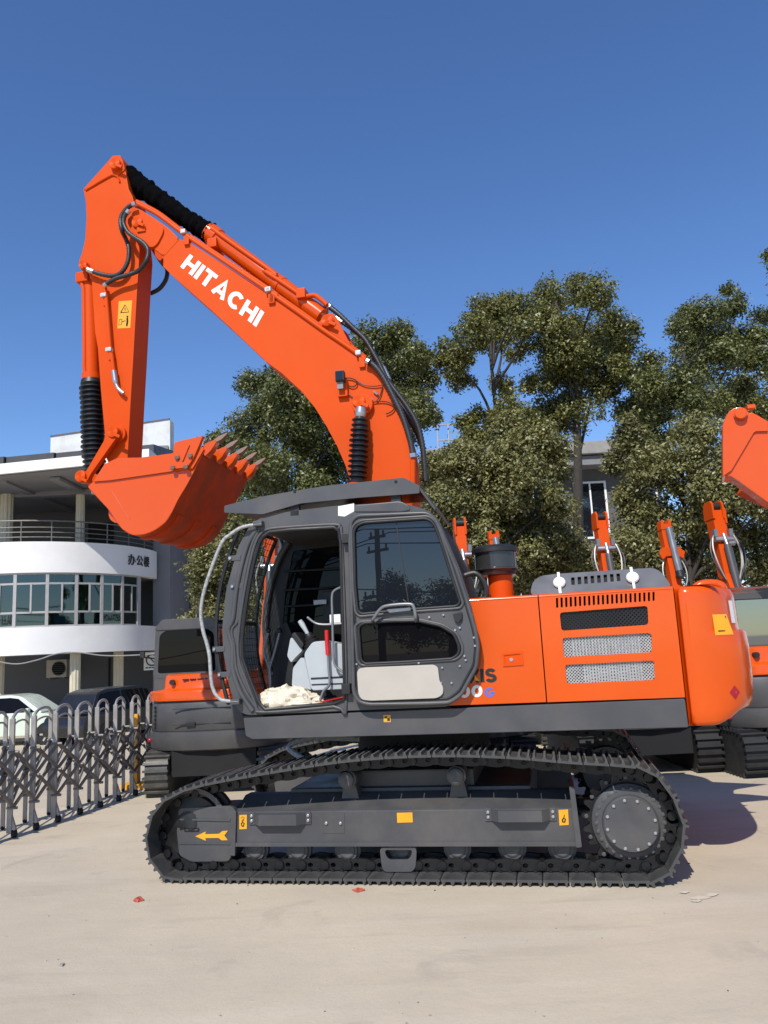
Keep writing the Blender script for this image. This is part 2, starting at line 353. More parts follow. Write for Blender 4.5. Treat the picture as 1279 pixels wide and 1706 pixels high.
# ------------------------------------------------------------------ ground
xs = [-250, -120, -60, -40, -30, -25] + [-20+i*2 for i in range(21)] + [25, 30, 40, 60, 120, 250]
ys = [-250, -100, -50, -25, -10, 0, 3, 6, 9, 11, 12.5] + [12.5+i for i in range(1, 14)] + [28, 32, 40, 60, 120, 300]
gb = MB(); gb.add([(x, y, gz(x, y)) for y in ys for x in xs], [(j*len(xs)+i, j*len(xs)+i+1, (j+1)*len(xs)+i+1, (j+1)*len(xs)+i) for j in range(len(ys)-1) for i in range(len(xs)-1)])
tag(gb.build('ground', 'ground', smooth=60), kind='structure')
# ================================================================== the orange excavator in front
EX = empty('excavator', (OX, OY, 0), -TH, 'large orange excavator in front with raised boom, open cab and grey track frame', 'excavator', None)
VB, VA, VK = -.25, -.15, -.6            # near faces of boom, arm and bucket
# ---- tracks
trk_px = [(285,1474),(390,1476),(600,1477),(800,1478),(1000,1478),(1090,1477),(1118,1462),(1140,1425),(1148,1390),(1143,1360),(1125,1320),(1098,1288),(1060,1271),(950,1263),(850,1255),(750,1252),(650,1255),(560,1263),(470,1277),(400,1289),(330,1303),(288,1318),(258,1340),(241,1375),(238,1410),(247,1440),(265,1462)]
tp = [Vector((a, 0, max(.004, b))) for a, b in tr(C0, trk_px, -1.495)]
N0 = len(tp); dense = []
for i in range(N0):
    p0, p1, p2, p3 = tp[i-1], tp[i], tp[(i+1) % N0], tp[(i+2) % N0]
    for j in range(10):
        t = j/10; q = 0.5*((2*p1)+(p2-p0)*t+(2*p0-5*p1+4*p2-p3)*t*t+(3*p1-p0-3*p2+p3)*t**3)
        q.z = max(q.z, .004); dense.append(q)
cum = [0]
for i in range(len(dense)): cum.append(cum[-1]+(dense[(i+1) % len(dense)]-dense[i]).length)
NSH = 50; pitch = cum[-1]/NSH
def track_at(s):
    s %= cum[-1]
    for i in range(len(dense)):
        if cum[i+1] >= s:
            t = (s-cum[i])/(cum[i+1]-cum[i]); return dense[i].lerp(dense[(i+1) % len(dense)], t)
hp = pitch/2
prof = [(-hp+.006, -.030), (-hp+.006, -.042), (hp-.006, -.042), (hp-.001, -.036), (hp-.001, -.024), (hp-.008, -.024), (hp-.012, 0), (hp-.022, 0), (hp-.03, -.024), (.016, -.024), (.007, -.002), (-.007, -.002), (-.016, -.024), (-hp+.04, -.024), (-hp+.032, 0), (-hp+.018, 0), (-hp+.012, -.024)]
shm = MB(); shm.prism(prof, -.3, .3); shm.m = [1 if len(q) == 4 and all(shm.v[i][2] > -.001 or shm.v[i][2] > -.003 for i in q) else 0 for q in shm.f]
shoe_me = shm.mesh('track_shoe', ['steel', 'worn'], smooth=0)
lk = MB()
for sv in (-.085, .085):
    lp = fillet([(-hp-.02, -.05), (-hp-.02, -.11), (-hp*.4, -.135), (hp*.4, -.135), (hp+.025, -.115), (hp+.025, -.05)], .03, 2)
    lk.holes(lp, [[(-.03+.022*math.cos(a*math.pi/4), -.088+.018*math.sin(a*math.pi/4)) for a in range(8)]], sv-.016, sv+.016)
lk.cyl((hp, -.125, -.092), (hp, .125, -.092), .032, 10); lk.cyl((-hp*.35, -.12, -.047), (-hp*.35, .12, -.047), .014, 6); lk.cyl((hp*.45, -.12, -.047), (hp*.45, .12, -.047), .014, 6)
link_me = lk.mesh('track_link', 'link', smooth=30)
for side in (-1.195, 1.195):
    for k in range(NSH):
        a = track_at(k*pitch-hp*.98); b = track_at(k*pitch+hp*.98); d = (b-a).normalized(); c = (a+b)/2
        mid = track_at(k*pitch); c = c*.35 + mid*.65
        # outward normal of a path that runs along the ground rearwards, over the sprocket and back on top
        nrm = Vector((d.z, 0, -d.x))
        mx = Matrix(((d.x, 0, nrm.x, c.x), (0, 1, 0, side), (d.z, 0, nrm.z, c.z), (0, 0, 0, 1)))
        if c.z < .02: mx[2][3] = .006
        s_ = link('track_shoe', shoe_me, EX); s_.matrix_local = mx
        l_ = link('track_link', link_me, EX); l_.matrix_local = mx
# ---- track frames, wheels
for sg in (1, -1):
    f = lambda v: v*sg
    def P3(c, x, y, v): q = mp(*c(x, y), v); return Vector((q.x, q.y*sg, q.z))
    uL = mp(*C6(455, 480), -1.3).x; uR = mp(*C7(592, 380), -1.3).x
    wt = mp(640, 1350, -1.3).z; wb = mp(640, 1408, -1.3).z
    mb = MB(); pr = [(-1.30, wb), (-1.30, wt), (-1.06, wt+.09), (-.93, wt+.09), (-.93, wb)]
    mb.add([(uL, f(v), w) for v, w in pr]+[(uR, f(v), w) for v, w in pr], [(0,1,2,3,4), (9,8,7,6,5)]+[(i, 5+i, 5+(i+1) % 5, (i+1) % 5) for i in range(5)])
    FR = mb.build('track_frame', 'greyframe', EX, bevel=.012)
    mb = MB(); mb.bar((uL, f(-1.303), wb+.008), (uR, f(-1.303), wb+.008), .035, .03); mb.build('lower_flange', 'greyframe', FR, bevel=.004)
    yk = fillet(tr(C6, [(205,390),(440,380),(462,405),(455,560),(430,628),(262,630),(208,602),(196,500)], -1.32), .03)
    YO = MB().prism(yk, f(-1.32), f(-1.04)).build('idler_yoke', 'greyframe', EX, bevel=.01)
    lipA = tr3(C6, [(212,440),(436,444)], -1.325); MB().bar(Vector((lipA[0].x, f(-1.325), lipA[0].z)), Vector((lipA[1].x, f(-1.325), lipA[1].z)), .012, .012).build('weld_seam', 'greyframe', YO)
    lipA = tr3(C6, [(206,546),(436,548)], -1.325); MB().bar(Vector((lipA[0].x, f(-1.322), lipA[0].z)), Vector((lipA[1].x, f(-1.322), lipA[1].z)), .012, .012).build('weld_seam', 'greyframe', YO)
    sl_ = fillet(tr(C6, [(230,478),(298,478),(298,496),(230,496)], -1.323), .012); MB().prism(sl_, f(-1.323), f(-1.316)).build('slot', 'matt', YO)
    MB().prism(fillet(tr(C6, [(238,482),(290,482),(290,489),(238,489)], -1.324), .006), f(-1.326), f(-1.32)).build('slot_plate', 'greyframe', YO)
    col = MB().bar(P3(C6, 452, 402, -1.31), P3(C6, 446, 600, -1.31), .05, .03, up=(0, 1, 0)); col.build('collar', 'greyframe', YO, bevel=.006)
    ic = mp(*C6(292, 462), -1.2); ir = .30
    mb = MB(); mb.lathe((ic.x, f(-1.30), ic.z), (ic.x, f(-1.09), ic.z), [(0, .05), (0, ir-.06), (.03, ir-.04), (.03, ir), (.07, ir+.0), (.075, ir+.03), (.135, ir+.03), (.14, ir), (.18, ir), (.18, ir-.04), (.21, ir-.06), (.21, .05)], 40)
    mb.build('idler', 'link', EX, smooth=30)
    gd = [(ic.x+(ir+.01)*math.cos(rad(a)), ic.z+(ir+.01)*math.sin(rad(a))) for a in range(20, 176, 12)]; gd2 = [(ic.x+(ir-.03)*math.cos(rad(a)), ic.z+(ir-.03)*math.sin(rad(a))) for a in range(175, 19, -12)]
    MB().prism(gd+gd2, f(-1.315), f(-1.30)).build('idler_rim', 'greyframe', EX, bevel=.004)
    MB().prism(fillet(tr(C7, [(572,238),(592,246),(618,452),(598,455)], -1.36), .01), f(-1.355), f(-.93)).build('end_plate', 'greyframe', EX, bevel=.006)
    # final drive and sprocket
    sc = mp(*C7(793, 372), -1.36); T_ = 21
    teeth = []
    for k in range(T_*4):
        a = 2*math.pi*k/(T_*4); r_ = (.345, .345, .288, .288)[k % 4]; teeth.append((sc.x+r_*math.cos(a), sc.z+r_*math.sin(a)))
    MB().prism(fillet(teeth, .018, 2), f(-1.225), f(-1.165)).build('sprocket', 'link', EX, bevel=.004)
    mb = MB(); mb.lathe((sc.x, f(-1.36), sc.z), (sc.x, f(-1.0), sc.z), [(0, .187), (.012, .199), (.06, .202), (.062, .235), (.085, .272), (.10, .276), (.12, .276), (.125, .25), (.36, .25), (.36, .02)], 56)
    FD = mb.build('final_drive', 'greyframe', EX, smooth=25)
    bt = MB().lathe((0, 0, 0), (0, -1, 0), [(0, .013), (.010, .013), (.012, .010), (.013, .001)], 6); bolt_w = bt.mesh('bolt', 'chrome', smooth=20)
    bt = MB().lathe((0, 0, 0), (0, -1, 0), [(0, .013), (.014, .013), (.016, .010), (.017, .001)], 6); bolt_d = bt.mesh('bolt', 'greyframe', smooth=20)
    for k in range(12):
        a = 2*math.pi*(k+.35)/12; o = link('bolt', bolt_w, FD); o.location = (sc.x+.172*math.cos(a), f(-1.36), sc.z+.172*math.sin(a)); o.scale = (1, sg, 1)
    for k in range(26):
        a = 2*math.pi*k/26; o = link('bolt', bolt_d, FD); o.location = (sc.x+.24*math.cos(a), f(-1.285), sc.z+.24*math.sin(a)); o.scale = (1.2, sg, 1.2)
    for k in range(0, 26, 2):
        a = 2*math.pi*(k+.5)/26; o = link('bolt', bolt_d, FD); o.location = (sc.x+.31*math.cos(a), f(-1.226), sc.z+.31*math.sin(a)); o.scale = (1.3, sg, 1.3)
    # rollers
    rl = MB(); R0 = .084
    rl.lathe((0, -.15, 0), (0, .15, 0), [(0, .02), (0, .05), (.012, .062), (.03, .066), (.035, R0), (.09, R0), (.095, R0+.022), (.12, R0+.022), (.122, R0-.012), (.178, R0-.012), (.18, R0+.022), (.205, R0+.022), (.21, R0), (.265, R0), (.27, .066), (.3, .05), (.3, .02)], 28)
    roll_me = rl.mesh('track_roller', 'greyframe', smooth=28)
    for (x, y) in [C6(526,588), C6(718,590), C6(940,592), C6(1188,590), C7(168,468), C7(367,466), C7(548,466)]:
        q = mp(x, y, -1.33); o = link('track_roller', roll_me, EX); o.location = (q.x, -1.195*sg, q.z); o.scale = (1, .37, 1)
    cr = MB(); cr.lathe((0, -.17, 0), (0, .12, 0), [(0, .01), (0, .045), (.012, .062), (.05, .066), (.055, .075), (.24, .075), (.29, .05), (.29, .02)], 26); cr_me = cr.mesh('carrier_roller', 'greyframe', smooth=28)
    for (x, y) in [C6(945,268), C7(167,202)]:
        q = mp(x, y, -1.28); o = link('carrier_roller', cr_me, EX); o.location = (q.x, -1.11*sg, q.z); o.scale = (1, sg, 1)
        MB().prism([(q.x-.075, wt+.06), (q.x+.075, wt+.06), (q.x+.04, q.z-.02), (q.x-.04, q.z-.02)], f(-1.14), f(-1.02)).build('roller_bracket', 'greyframe', EX, bevel=.008)
    # chain guide in the middle
    gq = fillet(tr(C6, [(1100,568),(1262,568),(1262,600),(1258,655),(1240,672),(1122,672),(1110,655),(1103,600)], -1.325), .02)
    gh = fillet(tr(C6, [(1122,575),(1244,575),(1240,600),(1225,618),(1140,618),(1126,600)], -1.325), .02)
    MB().holes(gq, [gh], f(-1.33), f(-1.31)).build('chain_guide', 'greyframe', EX)
    # steps
    for c, x0, x1, yt, yb in ((C6, 522, 795, 405, 465), (C7, 273, 526, 310, 360)):
        a = mp(*c(x0, yt), -1.30); b = mp(*c(x1, yb), -1.30); w0, w1 = b.z+.012, a.z-.012
        pl = [(a.x+.03, -1.30), (a.x+.10, -1.375), (b.x-.10, -1.375), (b.x-.03, -1.30), (b.x-.045, -1.30), (b.x-.105, -1.363), (a.x+.105, -1.363), (a.x+.045, -1.30)]
        mb = MB(); n = len(pl); mb.add([(u, f(v), w0) for u, v in pl]+[(u, f(v), w1) for u, v in pl], [tuple(range(n)), tuple(range(2*n-1, n-1, -1))]+[(i, n+i, n+(i+1) % n, (i+1) % n) for i in range(n)])
        ST = mb.build('step', 'greyframe', EX, smooth=0)
        for ux in (a.x+.02, b.x-.02):
            MB().box((ux-.022, min(f(-1.312), f(-1.30)), w0-.005), (ux+.022, max(f(-1.312), f(-1.30)), w1+.008)).build('step_bracket', 'greyframe', ST, bevel=.004)
            for wz in (w0+.025, w1-.02):
                o = link('bolt', bolt_w, ST); o.location = (ux, f(-1.312), wz); o.scale = (1, sg, 1)
    if sg == 1:
        def patch(c, pts, v, m, name, par, label=None): return MB().prism(tr(c, pts, v), v-.0015, v+.001).build(name, m, par, smooth=0, label=label)
        dp = patch(C6, [(848,412),(942,412),(942,502),(848,502)], -1.302, 'greyframe', 'cover_plate', FR)
        for x in (862, 925):
            q = mp(*C6(x, 457), -1.304); o = link('bolt', bolt_w, FR); o.location = (q.x, -1.304, q.z)
        patch(C6, [(1175,411),(1244,409),(1246,453),(1177,455)], -1.302, 'yellow', 'sticker', FR, 'plain yellow sticker in the middle of the frame')
        for c, pts, hk in ((C6, [(476,421),(509,419),(509,482),(476,484)], [(488,470),(484,460),(490,452),(497,458),(494,468),(490,472)]), (C7, [(534,319),(568,317),(571,372),(538,374)], [(549,362),(548,354),(553,347),(559,352),(557,360),(552,363)])):
            st = patch(c, pts, -1.302, 'yellow', 'hook_sticker', FR)
            hp_ = tr3(c, hk, -1.305); MB().tube(hp_, .005, 5).build('hook_print', 'print', st)
            t0 = tr3(c, [((hk[2][0]), hk[2][1]), (hk[2][0]+2, hk[2][1]-(14 if c is C6 else 10))], -1.305); MB().tube(t0, .003, 5).build('hook_print', 'print', st)
            if c is C6: MB().tube(tr3(c, [(482,436),(490,428),(498,432),(495,444),(484,447)], -1.305), .002, 5).build('hook_print', 'print', st)
        patch(C6, [(280,515),(327,494),(324,506),(385,504),(400,492),(425,490),(409,511),(424,532),(398,533),(383,522),(324,523),(328,535)], -1.323, 'yellow', 'arrow_sticker', YO, 'yellow arrow pointing to the front')
MB().box((-1.0, -1.0, .32), (1.0, 1.0, .62)).box((-.55, -.95, .3), (.55, .95, .75)).build('centre_frame', 'greyframe', EX, bevel=.03)
MB().cyl((0, 0, .7), (0, 0, 1.04), .62, 48).build('slewing_ring', 'matt', EX, smooth=30)
hs = cat([Vector((-.9, -.75, .8)), Vector((-1.1, -.7, .92)), Vector((-.9, -.6, .98)), Vector((-.5, -.5, .95))]); MB().tube(hs, .025, 8).build('frame_hose', 'silver', EX)
# ---- upper structure
MB().box((-1.12, -1.28, 1.075), (2.2, 1.28, 1.25)).build('main_frame', 'matt', EX, bevel=.01)
SK = MB().prism(fillet(tr(C0, [(405,1196),(590,1187),(1141,1164),(1147,1212),(420,1232),(409,1226)], -1.375), .012), -1.375, -1.30).build('side_skirt', 'grey', EX, bevel=.014, seg=3)
MB().bar(Vector((-1.15, 1.34, 1.16)), Vector((2.16, 1.34, 1.16)), .08, .18).build('side_skirt', 'grey', EX, bevel=.014)
st = MB().prism(tr(C4, [(815,1052),(845,1052),(846,1082),(816,1082)], -1.377), -1.377, -1.374).build('sticker', 'yellow', SK, smooth=0)
for px in ((820,1057,829,1066), (831,1066,842,1077)):
    MB().prism(tr(C4, [(px[0],px[1]),(px[2],px[1]),(px[2],px[3]),(px[0],px[3])], -1.379), -1.379, -1.377).build('sticker_print', 'print', st, smooth=0)
uh0 = .40; uh1 = mp(*C5(905, 372), -1.36).x; uS = mp(*C5(388, 620), -1.36).x
wh0 = mp(*C5(700, 822), -1.36).z + .004; wh1 = 2.07; whT = 2.09
MB().box((uh0+.02, -1.26, 1.25), (uh1-.02, 1.3, 2.02)).build('engine_bay', 'matt', EX)
def rrect(c, quad, v, r): return fillet(tr(c, quad, v), r)
p1 = [(uh0, wh0), (uS-.004, wh0), (uS-.004, wh1), (uh0, wh1)]
P1 = MB().prism(p1, -1.362, -1.335).build('side_panel', 'orange2', EX, bevel=.004)
gr_px = [[(456,476),(803,449),(807,524),(463,548)], [(467,576),(818,556),(822,633),(472,652)], [(477,682),(829,665),(833,742),(484,757)]]
hol = [rrect(C5, q, -1.36, .025) for q in gr_px]
for k in range(22):
    t = k/21; xa = 441+(822-441)*t; ya = 418+(387-418)*t; yb = 457+(430-457)*t
    hol.append(fillet(tr(C5, [(xa, ya),(xa+8.5, ya-.6),(xa+9.5, yb-.6),(xa+1, yb)], -1.36), .006, 2))
slots = hol[3:]
ztop = max(max(p[1] for p in s) for s in slots)
p2 = [(uS+.004, wh0), (uh1-.004, wh0), (uh1-.004, wh1), (uS+.004, wh1)]
slots = [[(u, min(w, wh1-.012)) for u, w in s] for s in slots]
P2 = MB().holes(p2, hol[:3]+slots, -1.362, -1.335).build('side_panel', 'orange2', EX, smooth=25, label='orange side panel with three grilles and a row of slots')
for i, q in enumerate(gr_px):
    h = hol[i]; us = [p[0] for p in h]; ws = [p[1] for p in h]; u0, u1, w0, w1 = min(us), max(us), min(ws), max(ws)
    G_ = MB().box((u0-.03, -1.275, w0-.03), (u1+.03, -1.262, w1+.03)).build('grille', 'matt', EX)
    if i:
        mb = MB(); a, b = u0+(u1-u0)*(.22 if i == 2 else .12), u0+(u1-u0)*.86; n = 21
        for k in range(n): uu = a+(b-a)*k/(n-1); mb.box((uu-.0045, -1.331, w0-.02), (uu+.0045, -1.29, w1+.02))
        mb.build('cooling_fins', 'fin', G_, smooth=0)
    mb = MB(); s = .024 if i else .03
    k = -int((w1-w0)/s)-2
    while u0+k*s < u1+.02:
        for sg in (1, -1):
            a = Vector((u0+k*s, -1.339-.002*sg, w0-.01 if sg == 1 else w1+.01)); b = a+Vector(((w1-w0+.02), 0, sg*(w1-w0+.02)))
            ua, ub = max(a.x, u0-.015), min(b.x, u1+.015)
            if ub-ua > .01:
                A = a+(b-a)*((ua-a.x)/(b.x-a.x)); B = a+(b-a)*((ub-a.x)/(b.x-a.x)); mb.bar(A, B, .0085 if i == 0 else .0055, .004, up=(0, 1, 0))
        k += 1
    mb.build('wire_mesh', 'black' if i == 0 else 'fin', G_, smooth=0)
mb = MB(); aw = [(-1.362+.022*(1-math.cos(a)), wh1+.002+.022*math.sin(a)) for a in [i*math.pi/2/6 for i in range(7)]]
aw = aw + [(1.305, aw[-1][1]), (1.36, wh1), (1.36, 1.27), (1.33, 1.27), (1.33, wh1-.02), (-1.335, wh1+.002)]
for a, b in ((uh0, uS-.004), (uS+.004, uh1-.004)):
    n = len(aw); m2 = MB(); m2.add([(a, v, w) for v, w in aw]+[(b, v, w) for v, w in aw], [tuple(range(n)), tuple(range(2*n-1, n-1, -1))]+[(i, n+i, n+(i+1) % n, (i+1) % n) for i in range(n)])
    m2.build('hood', 'orange2', EX, smooth=30)
# key plate
KP = MB().holes(tr(C5, [(228,637),(308,627),(313,683),(233,689)], -1.364), [tr(C5, [(236,645),(300,638),(304,676),(240,681)], -1.364)], -1.371, -1.362).build('key_plate', 'orange', EX, smooth=0)
MB().prism(tr(C5, [(237,646),(300,639),(304,675),(241,680)], -1.36), -1.3632, -1.362).build('lock_cover', 'orange', KP, smooth=0)
q = mp(*C5(265,662), -1.366); MB().cyl((q.x, -1.368, q.z), (q.x, -1.36, q.z), .014, 12).build('lock', 'chrome', KP, smooth=30)
# model lettering, partly behind the door
bl, br, trr, tl = tr3(C5, [(-4,757),(207,750),(203,697),(-4,704)], -1.363)
mb = MB(); fn = quadmap(bl, br, trr, tl); text(mb, 'ZAXIS', lambda x, y: fn(x, y), w=.26, gap=.13); mb.build('lettering', 'print', P1, smooth=0, label='black lettering')
qd = tr3(C5, [(59,813),(151,808),(149,762),(59,767)], -1.3633); fn2 = quadmap(*qd); mb = MB(); text(mb, '200' if '2' in GL else '00', lambda x, y: fn2(x, y), w=.24, gap=.12); mb.build('lettering', 'white', P1, smooth=0, label='white lettering')
qd = tr3(C5, [(161,810),(197,808),(195,772),(159,774)], -1.3633); fn3 = quadmap(*qd); mb = MB(); text(mb, 'G', lambda x, y: fn3(x, y), w=.26); mb.build('lettering', 'blueprint', P1, smooth=0, label='blue letter')
patch(C5, [(119,744),(141,747),(121,722)], -1.3632, 'yellow', 'lettering', P1, 'yellow wedge of the lettering')
# counterweight
half = [(2.0, 0), (0, 0)]
pl = fillet([(uh1+.004, -1.362), (2.37, -1.362), (2.60, -1.27), (2.74, -1.0), (2.785, -.5), (2.795, 0)], .12, 4)
pl = [(uh1+.004, -1.362)] + [p for p in pl if p[0] > uh1+.02 and p[1] < -.001] ; pl = [Vector((a, b, 0)) for a, b in cat([Vector((a, b, 0)) for a, b in pl]+[Vector((2.795, 0, 0))], 1) and pl] if False else [Vector((a, b, 0)) for a, b in pl]+[Vector((2.795, 0, 0))]
pl = pl + [Vector((p.x, -p.y, 0)) for p in reversed(pl[:-1])]
nl = []
for i in range(len(pl)):
    d = (pl[min(i+1, len(pl)-1)]-pl[max(i-1, 0)]).normalized(); nl.append(Vector((d.y, -d.x, 0)))
nl[0] = Vector((0, -1, 0)); nl[-1] = Vector((0, 1, 0))
def step_f(p): t = min(1, max(0, (p.x-2.36)/.30)); return t*t*(3-2*t)
cw_bot = mp(1149, 1211, -1.362).z
levels = [(cw_bot, .12, 0, .06), (cw_bot+.003, .03, 0, .05), (cw_bot+.012, .012, 0, .04), (cw_bot+.035, .002, 0, .03), (cw_bot+.1, 0, 0, .012), (cw_bot+.2, 0, 0, 0), (1.4, 0, -.010, 0), (1.62, 0, -.008, 0), (1.725, 0, .0, 0), (1.742, .0, .010, 0), (1.75, .0, .045, 0), (1.766, .0, .05, 0), (1.95, 0, .055, 0), (2.03, 0, .062, 0), (2.06, .008, .07, 0), (2.078, .022, .085, 0), (2.088, .045, .11, 0), (whT+.002, .10, .16, 0), (whT+.004, .3, .3, 0)]
V = []; Fc = []; n = len(pl)
for (w, bev, stp, rb) in levels:
    for p, q in zip(pl, nl):
        sf = step_f(p); x = p - q*(bev + stp*sf + rb*sf)
        if abs(q.y) > .99 and p.x < 2.2: x.x = p.x
        V.append((x.x, x.y, w + (.10*sf*max(0, (1.3-w)/.25) if w < 1.3 else 0)))
for i in range(len(levels)-1):
    for k in range(n): Fc.append((i*n+k, i*n+(k+1) % n, (i+1)*n+(k+1) % n, (i+1)*n+k))
Fc += [tuple(range(n-1, -1, -1)), tuple((len(levels)-1)*n+k for k in range(n))]
mb = MB(); mb.add(V, Fc); CW = mb.build('counterweight', 'orange2', EX, smooth=40)
cl = [0]
for i in range(n-1): cl.append(cl[-1]+(pl[i+1]-pl[i]).length)
def on_cw(s, w, off=.003):
    for i in range(n-1):
        if cl[i+1] >= s: break
    t = (s-cl[i])/(cl[i+1]-cl[i]); p = pl[i].lerp(pl[i+1], t); q = nl[i].lerp(nl[i+1], t).normalized(); sf = step_f(p)
    for a, b in zip(levels, levels[1:]):
        if a[0] <= w <= b[0]: break
    k = (w-a[0])/(b[0]-a[0]); x = p - q*((a[1]+(b[1]-a[1])*k) + (a[2]+(b[2]-a[2])*k)*sf - off); return Vector((x.x, x.y, w))
def find_s(px, py):                 # nearest place on the counterweight seen at this photo point
    best = None
    for i in range(400):
        s = cl[-1]*.20*i/400
        for w in np.linspace(1.2, 2.02, 60):
            p = on_cw(s, float(w), 0); X = OO+NU*p.x+NV*p.y+Vector((0, 0, p.z))-CAM
            d = X.dot(RF); e = (CX+F*X.dot(RX)/d-px)**2+(CY+F*X.dot(RD)/d-py)**2
            if best is None or e < best[0]: best = (e, s, float(w))
    return best[1], best[2]
def cw_patch(name, m, s0, s1, w0, w1, off=.003, k=6, label=None, par=None):
    mb = MB(); V = [on_cw(s0+(s1-s0)*i/k, w, off) for i in range(k+1) for w in (w0, w1)]
    mb.add(V, [(2*i, 2*i+2, 2*i+3, 2*i+1) for i in range(k)]); return mb.build(name, m, par or CW, label=label)
s0, w0 = find_s(1191, 1058); s1, w1 = find_s(1209, 1022)
SW = cw_patch('warning_sticker', 'yellow', s0, s1, w0, w1)
mb = MB(); sa = s0+(s1-s0)*.18; sb = s0+(s1-s0)*.55; sm = (sa+sb)/2
mb.tube([on_cw(sa, w0+.06, .005), on_cw(sm, w1-.05, .005), on_cw(sb, w0+.06, .005), on_cw(sa, w0+.06, .005)], .004, 4); mb.tube([on_cw(sa, w0+.03, .005), on_cw(sb, w0+.03, .005)], .006, 4); mb.tube([on_cw(s0+(s1-s0)*.75, w0+.1, .005), on_cw(s0+(s1-s0)*.85, w0+.14, .005), on_cw(s0+(s1-s0)*.82, w1-.07, .005)], .007, 4); mb.build('sticker_print', 'print', SW)
sd, wd = find_s(1224, 1152); ds = .045; mb = MB(); mb.add([on_cw(sd-ds, wd), on_cw(sd, wd-.05), on_cw(sd+ds, wd), on_cw(sd, wd+.05)], [(0, 1, 2, 3)]); mb.build('reflector', 'reddark', CW, label='red diamond reflector')
sh, wh = find_s(1217, 1045); L_ = cl[-1]
mb = MB(); text(mb, 'HITACHI', lambda x, y: on_cw(sh+.03+(L_-2*sh-.06)*x, 1.80+.17*y, .004), w=.2); mb.build('lettering', 'white', CW, smooth=0)
e0 = mp(*C5(1040, 382), -.75); mb = MB(); mb.tube(cat([Vector((2.42, -.7, 2.06)), Vector((2.47, -.7, 2.12)), Vector((2.56, -.7, 2.135)), Vector((2.65, -.7, 2.11)), Vector((2.66, -.7, 2.03))]), .035, 10); mb.build('lifting_eye', 'orange2', EX, smooth=40)
# hood cover with slots and latches
cv = -1.02
cov = fillet(tr(C5, [(338,408),(348,352),(378,326),(450,317),(832,293),(862,308),(888,352),(896,372)], cv), .05)
sls = []
for k in range(8):
    xa = 502+(684-502)*k/7; ya = 334+(318-334)*k/7; yb = 365+(350-365)*k/7
    sls.append(tr(C5, [(xa, ya),(xa+14, ya-1),(xa+15, yb-1),(xa+1, yb)], cv))
w_lo = min(w for _, w in cov)
def slant(mb_):
    mb_.v = [(u, v+(w-w_lo)*.75 if v < -.5 else v, w) for u, v, w in mb_.v]; return mb_
HC = slant(MB().holes(cov, sls, cv, cv+.03).prism(cov, cv+.09, -.15)).build('hood_cover', 'covergrey', EX, smooth=30)
n = len(cov); mb = MB(); ms_ = [i for i in range(n) if True]
V = [(u, cv+.03, w) for u, w in cov]+[(u, cv+.09, w) for u, w in cov]; mb.add(V, [(i, n+i, n+(i+1) % n, (i+1) % n) for i in range(n)]); slant(mb).build('cover_rim', 'covergrey', HC)
us = [p[0] for s in sls for p in s]; ws = [p[1] for s in sls for p in s]; slant(MB().box((min(us)-.02, cv+.035, min(ws)-.02), (max(us)+.02, cv+.05, max(ws)+.02))).build('slot_backing', 'matt', HC)
for x, y in ((455, 356), (748, 336)):
    q = mp(*C5(x, y), cv-.03); mb = MB(); mb.lathe((q.x, cv+.05, q.z), (q.x, cv+.05-1, q.z+.4), [(0, .048), (.014, .05), (.026, .042), (.032, .02), (.034, .002)], 20); LA = mb.build('latch', 'white', HC, smooth=40)
    MB().bar((q.x, cv-.02, q.z-.10), (q.x, cv+.09, q.z+.09), .024, .014, up=(0, -1, .7)).build('latch_strap', 'chrome', LA, bevel=.003)
# precleaner
q = mp(*C5(203, 270), -.75); r_ = .19; qb = mp(*C5(213, 400), -.75)
mb = MB(); mb.lathe((q.x+.03, -.75, 1.95), (q.x+.02, -.75, 3), [(0, .105), (q.z-1.95-.1, .105), (q.z-1.95-.1, .02)], 24); PC = mb.build('air_intake_pipe', 'orange', EX, smooth=40)
mb = MB(); mb.lathe((q.x, -.75, q.z-.14), (q.x, -.75, 4), [(0, .10), (.01, .16), (.04, r_-.02), (.055, r_), (.065, r_), (.07, r_-.012), (.2, r_-.012), (.205, r_+.005), (.235, r_+.005), (.25, r_-.03), (.265, .09), (.27, .02)], 36); mb.build('precleaner_bowl', 'bowl', PC, smooth=30)
mb = MB(); mb.lathe((q.x, -.75, q.z+.063), (q.x, -.75, 4), [(0, r_-.005), (.0, r_+.012), (.035, r_+.012), (.06, r_-.03), (.06, .02)], 36); mb.build('precleaner_lid', 'black', PC, smooth=30)
for dz in (0, .05):
    pts = [mp(*C5(*p), -.95+dz) for p in [(78,330),(120,320),(150,345),(165,380),(160,420),(130,440)]]; MB().tube(cat(pts), .022, 8).build('engine_hose', 'hose', EX)
# right-hand tank and tool box beyond the boom
MB().box((-.95, .42, 1.25), (.38, 1.34, 1.72)).build('fuel_tank', 'orange2', EX, bevel=.03)
MB().box((-1.25, .42, 1.25), (-.97, 1.34, 1.5)).build('tool_box', 'grey', EX, bevel=.02)
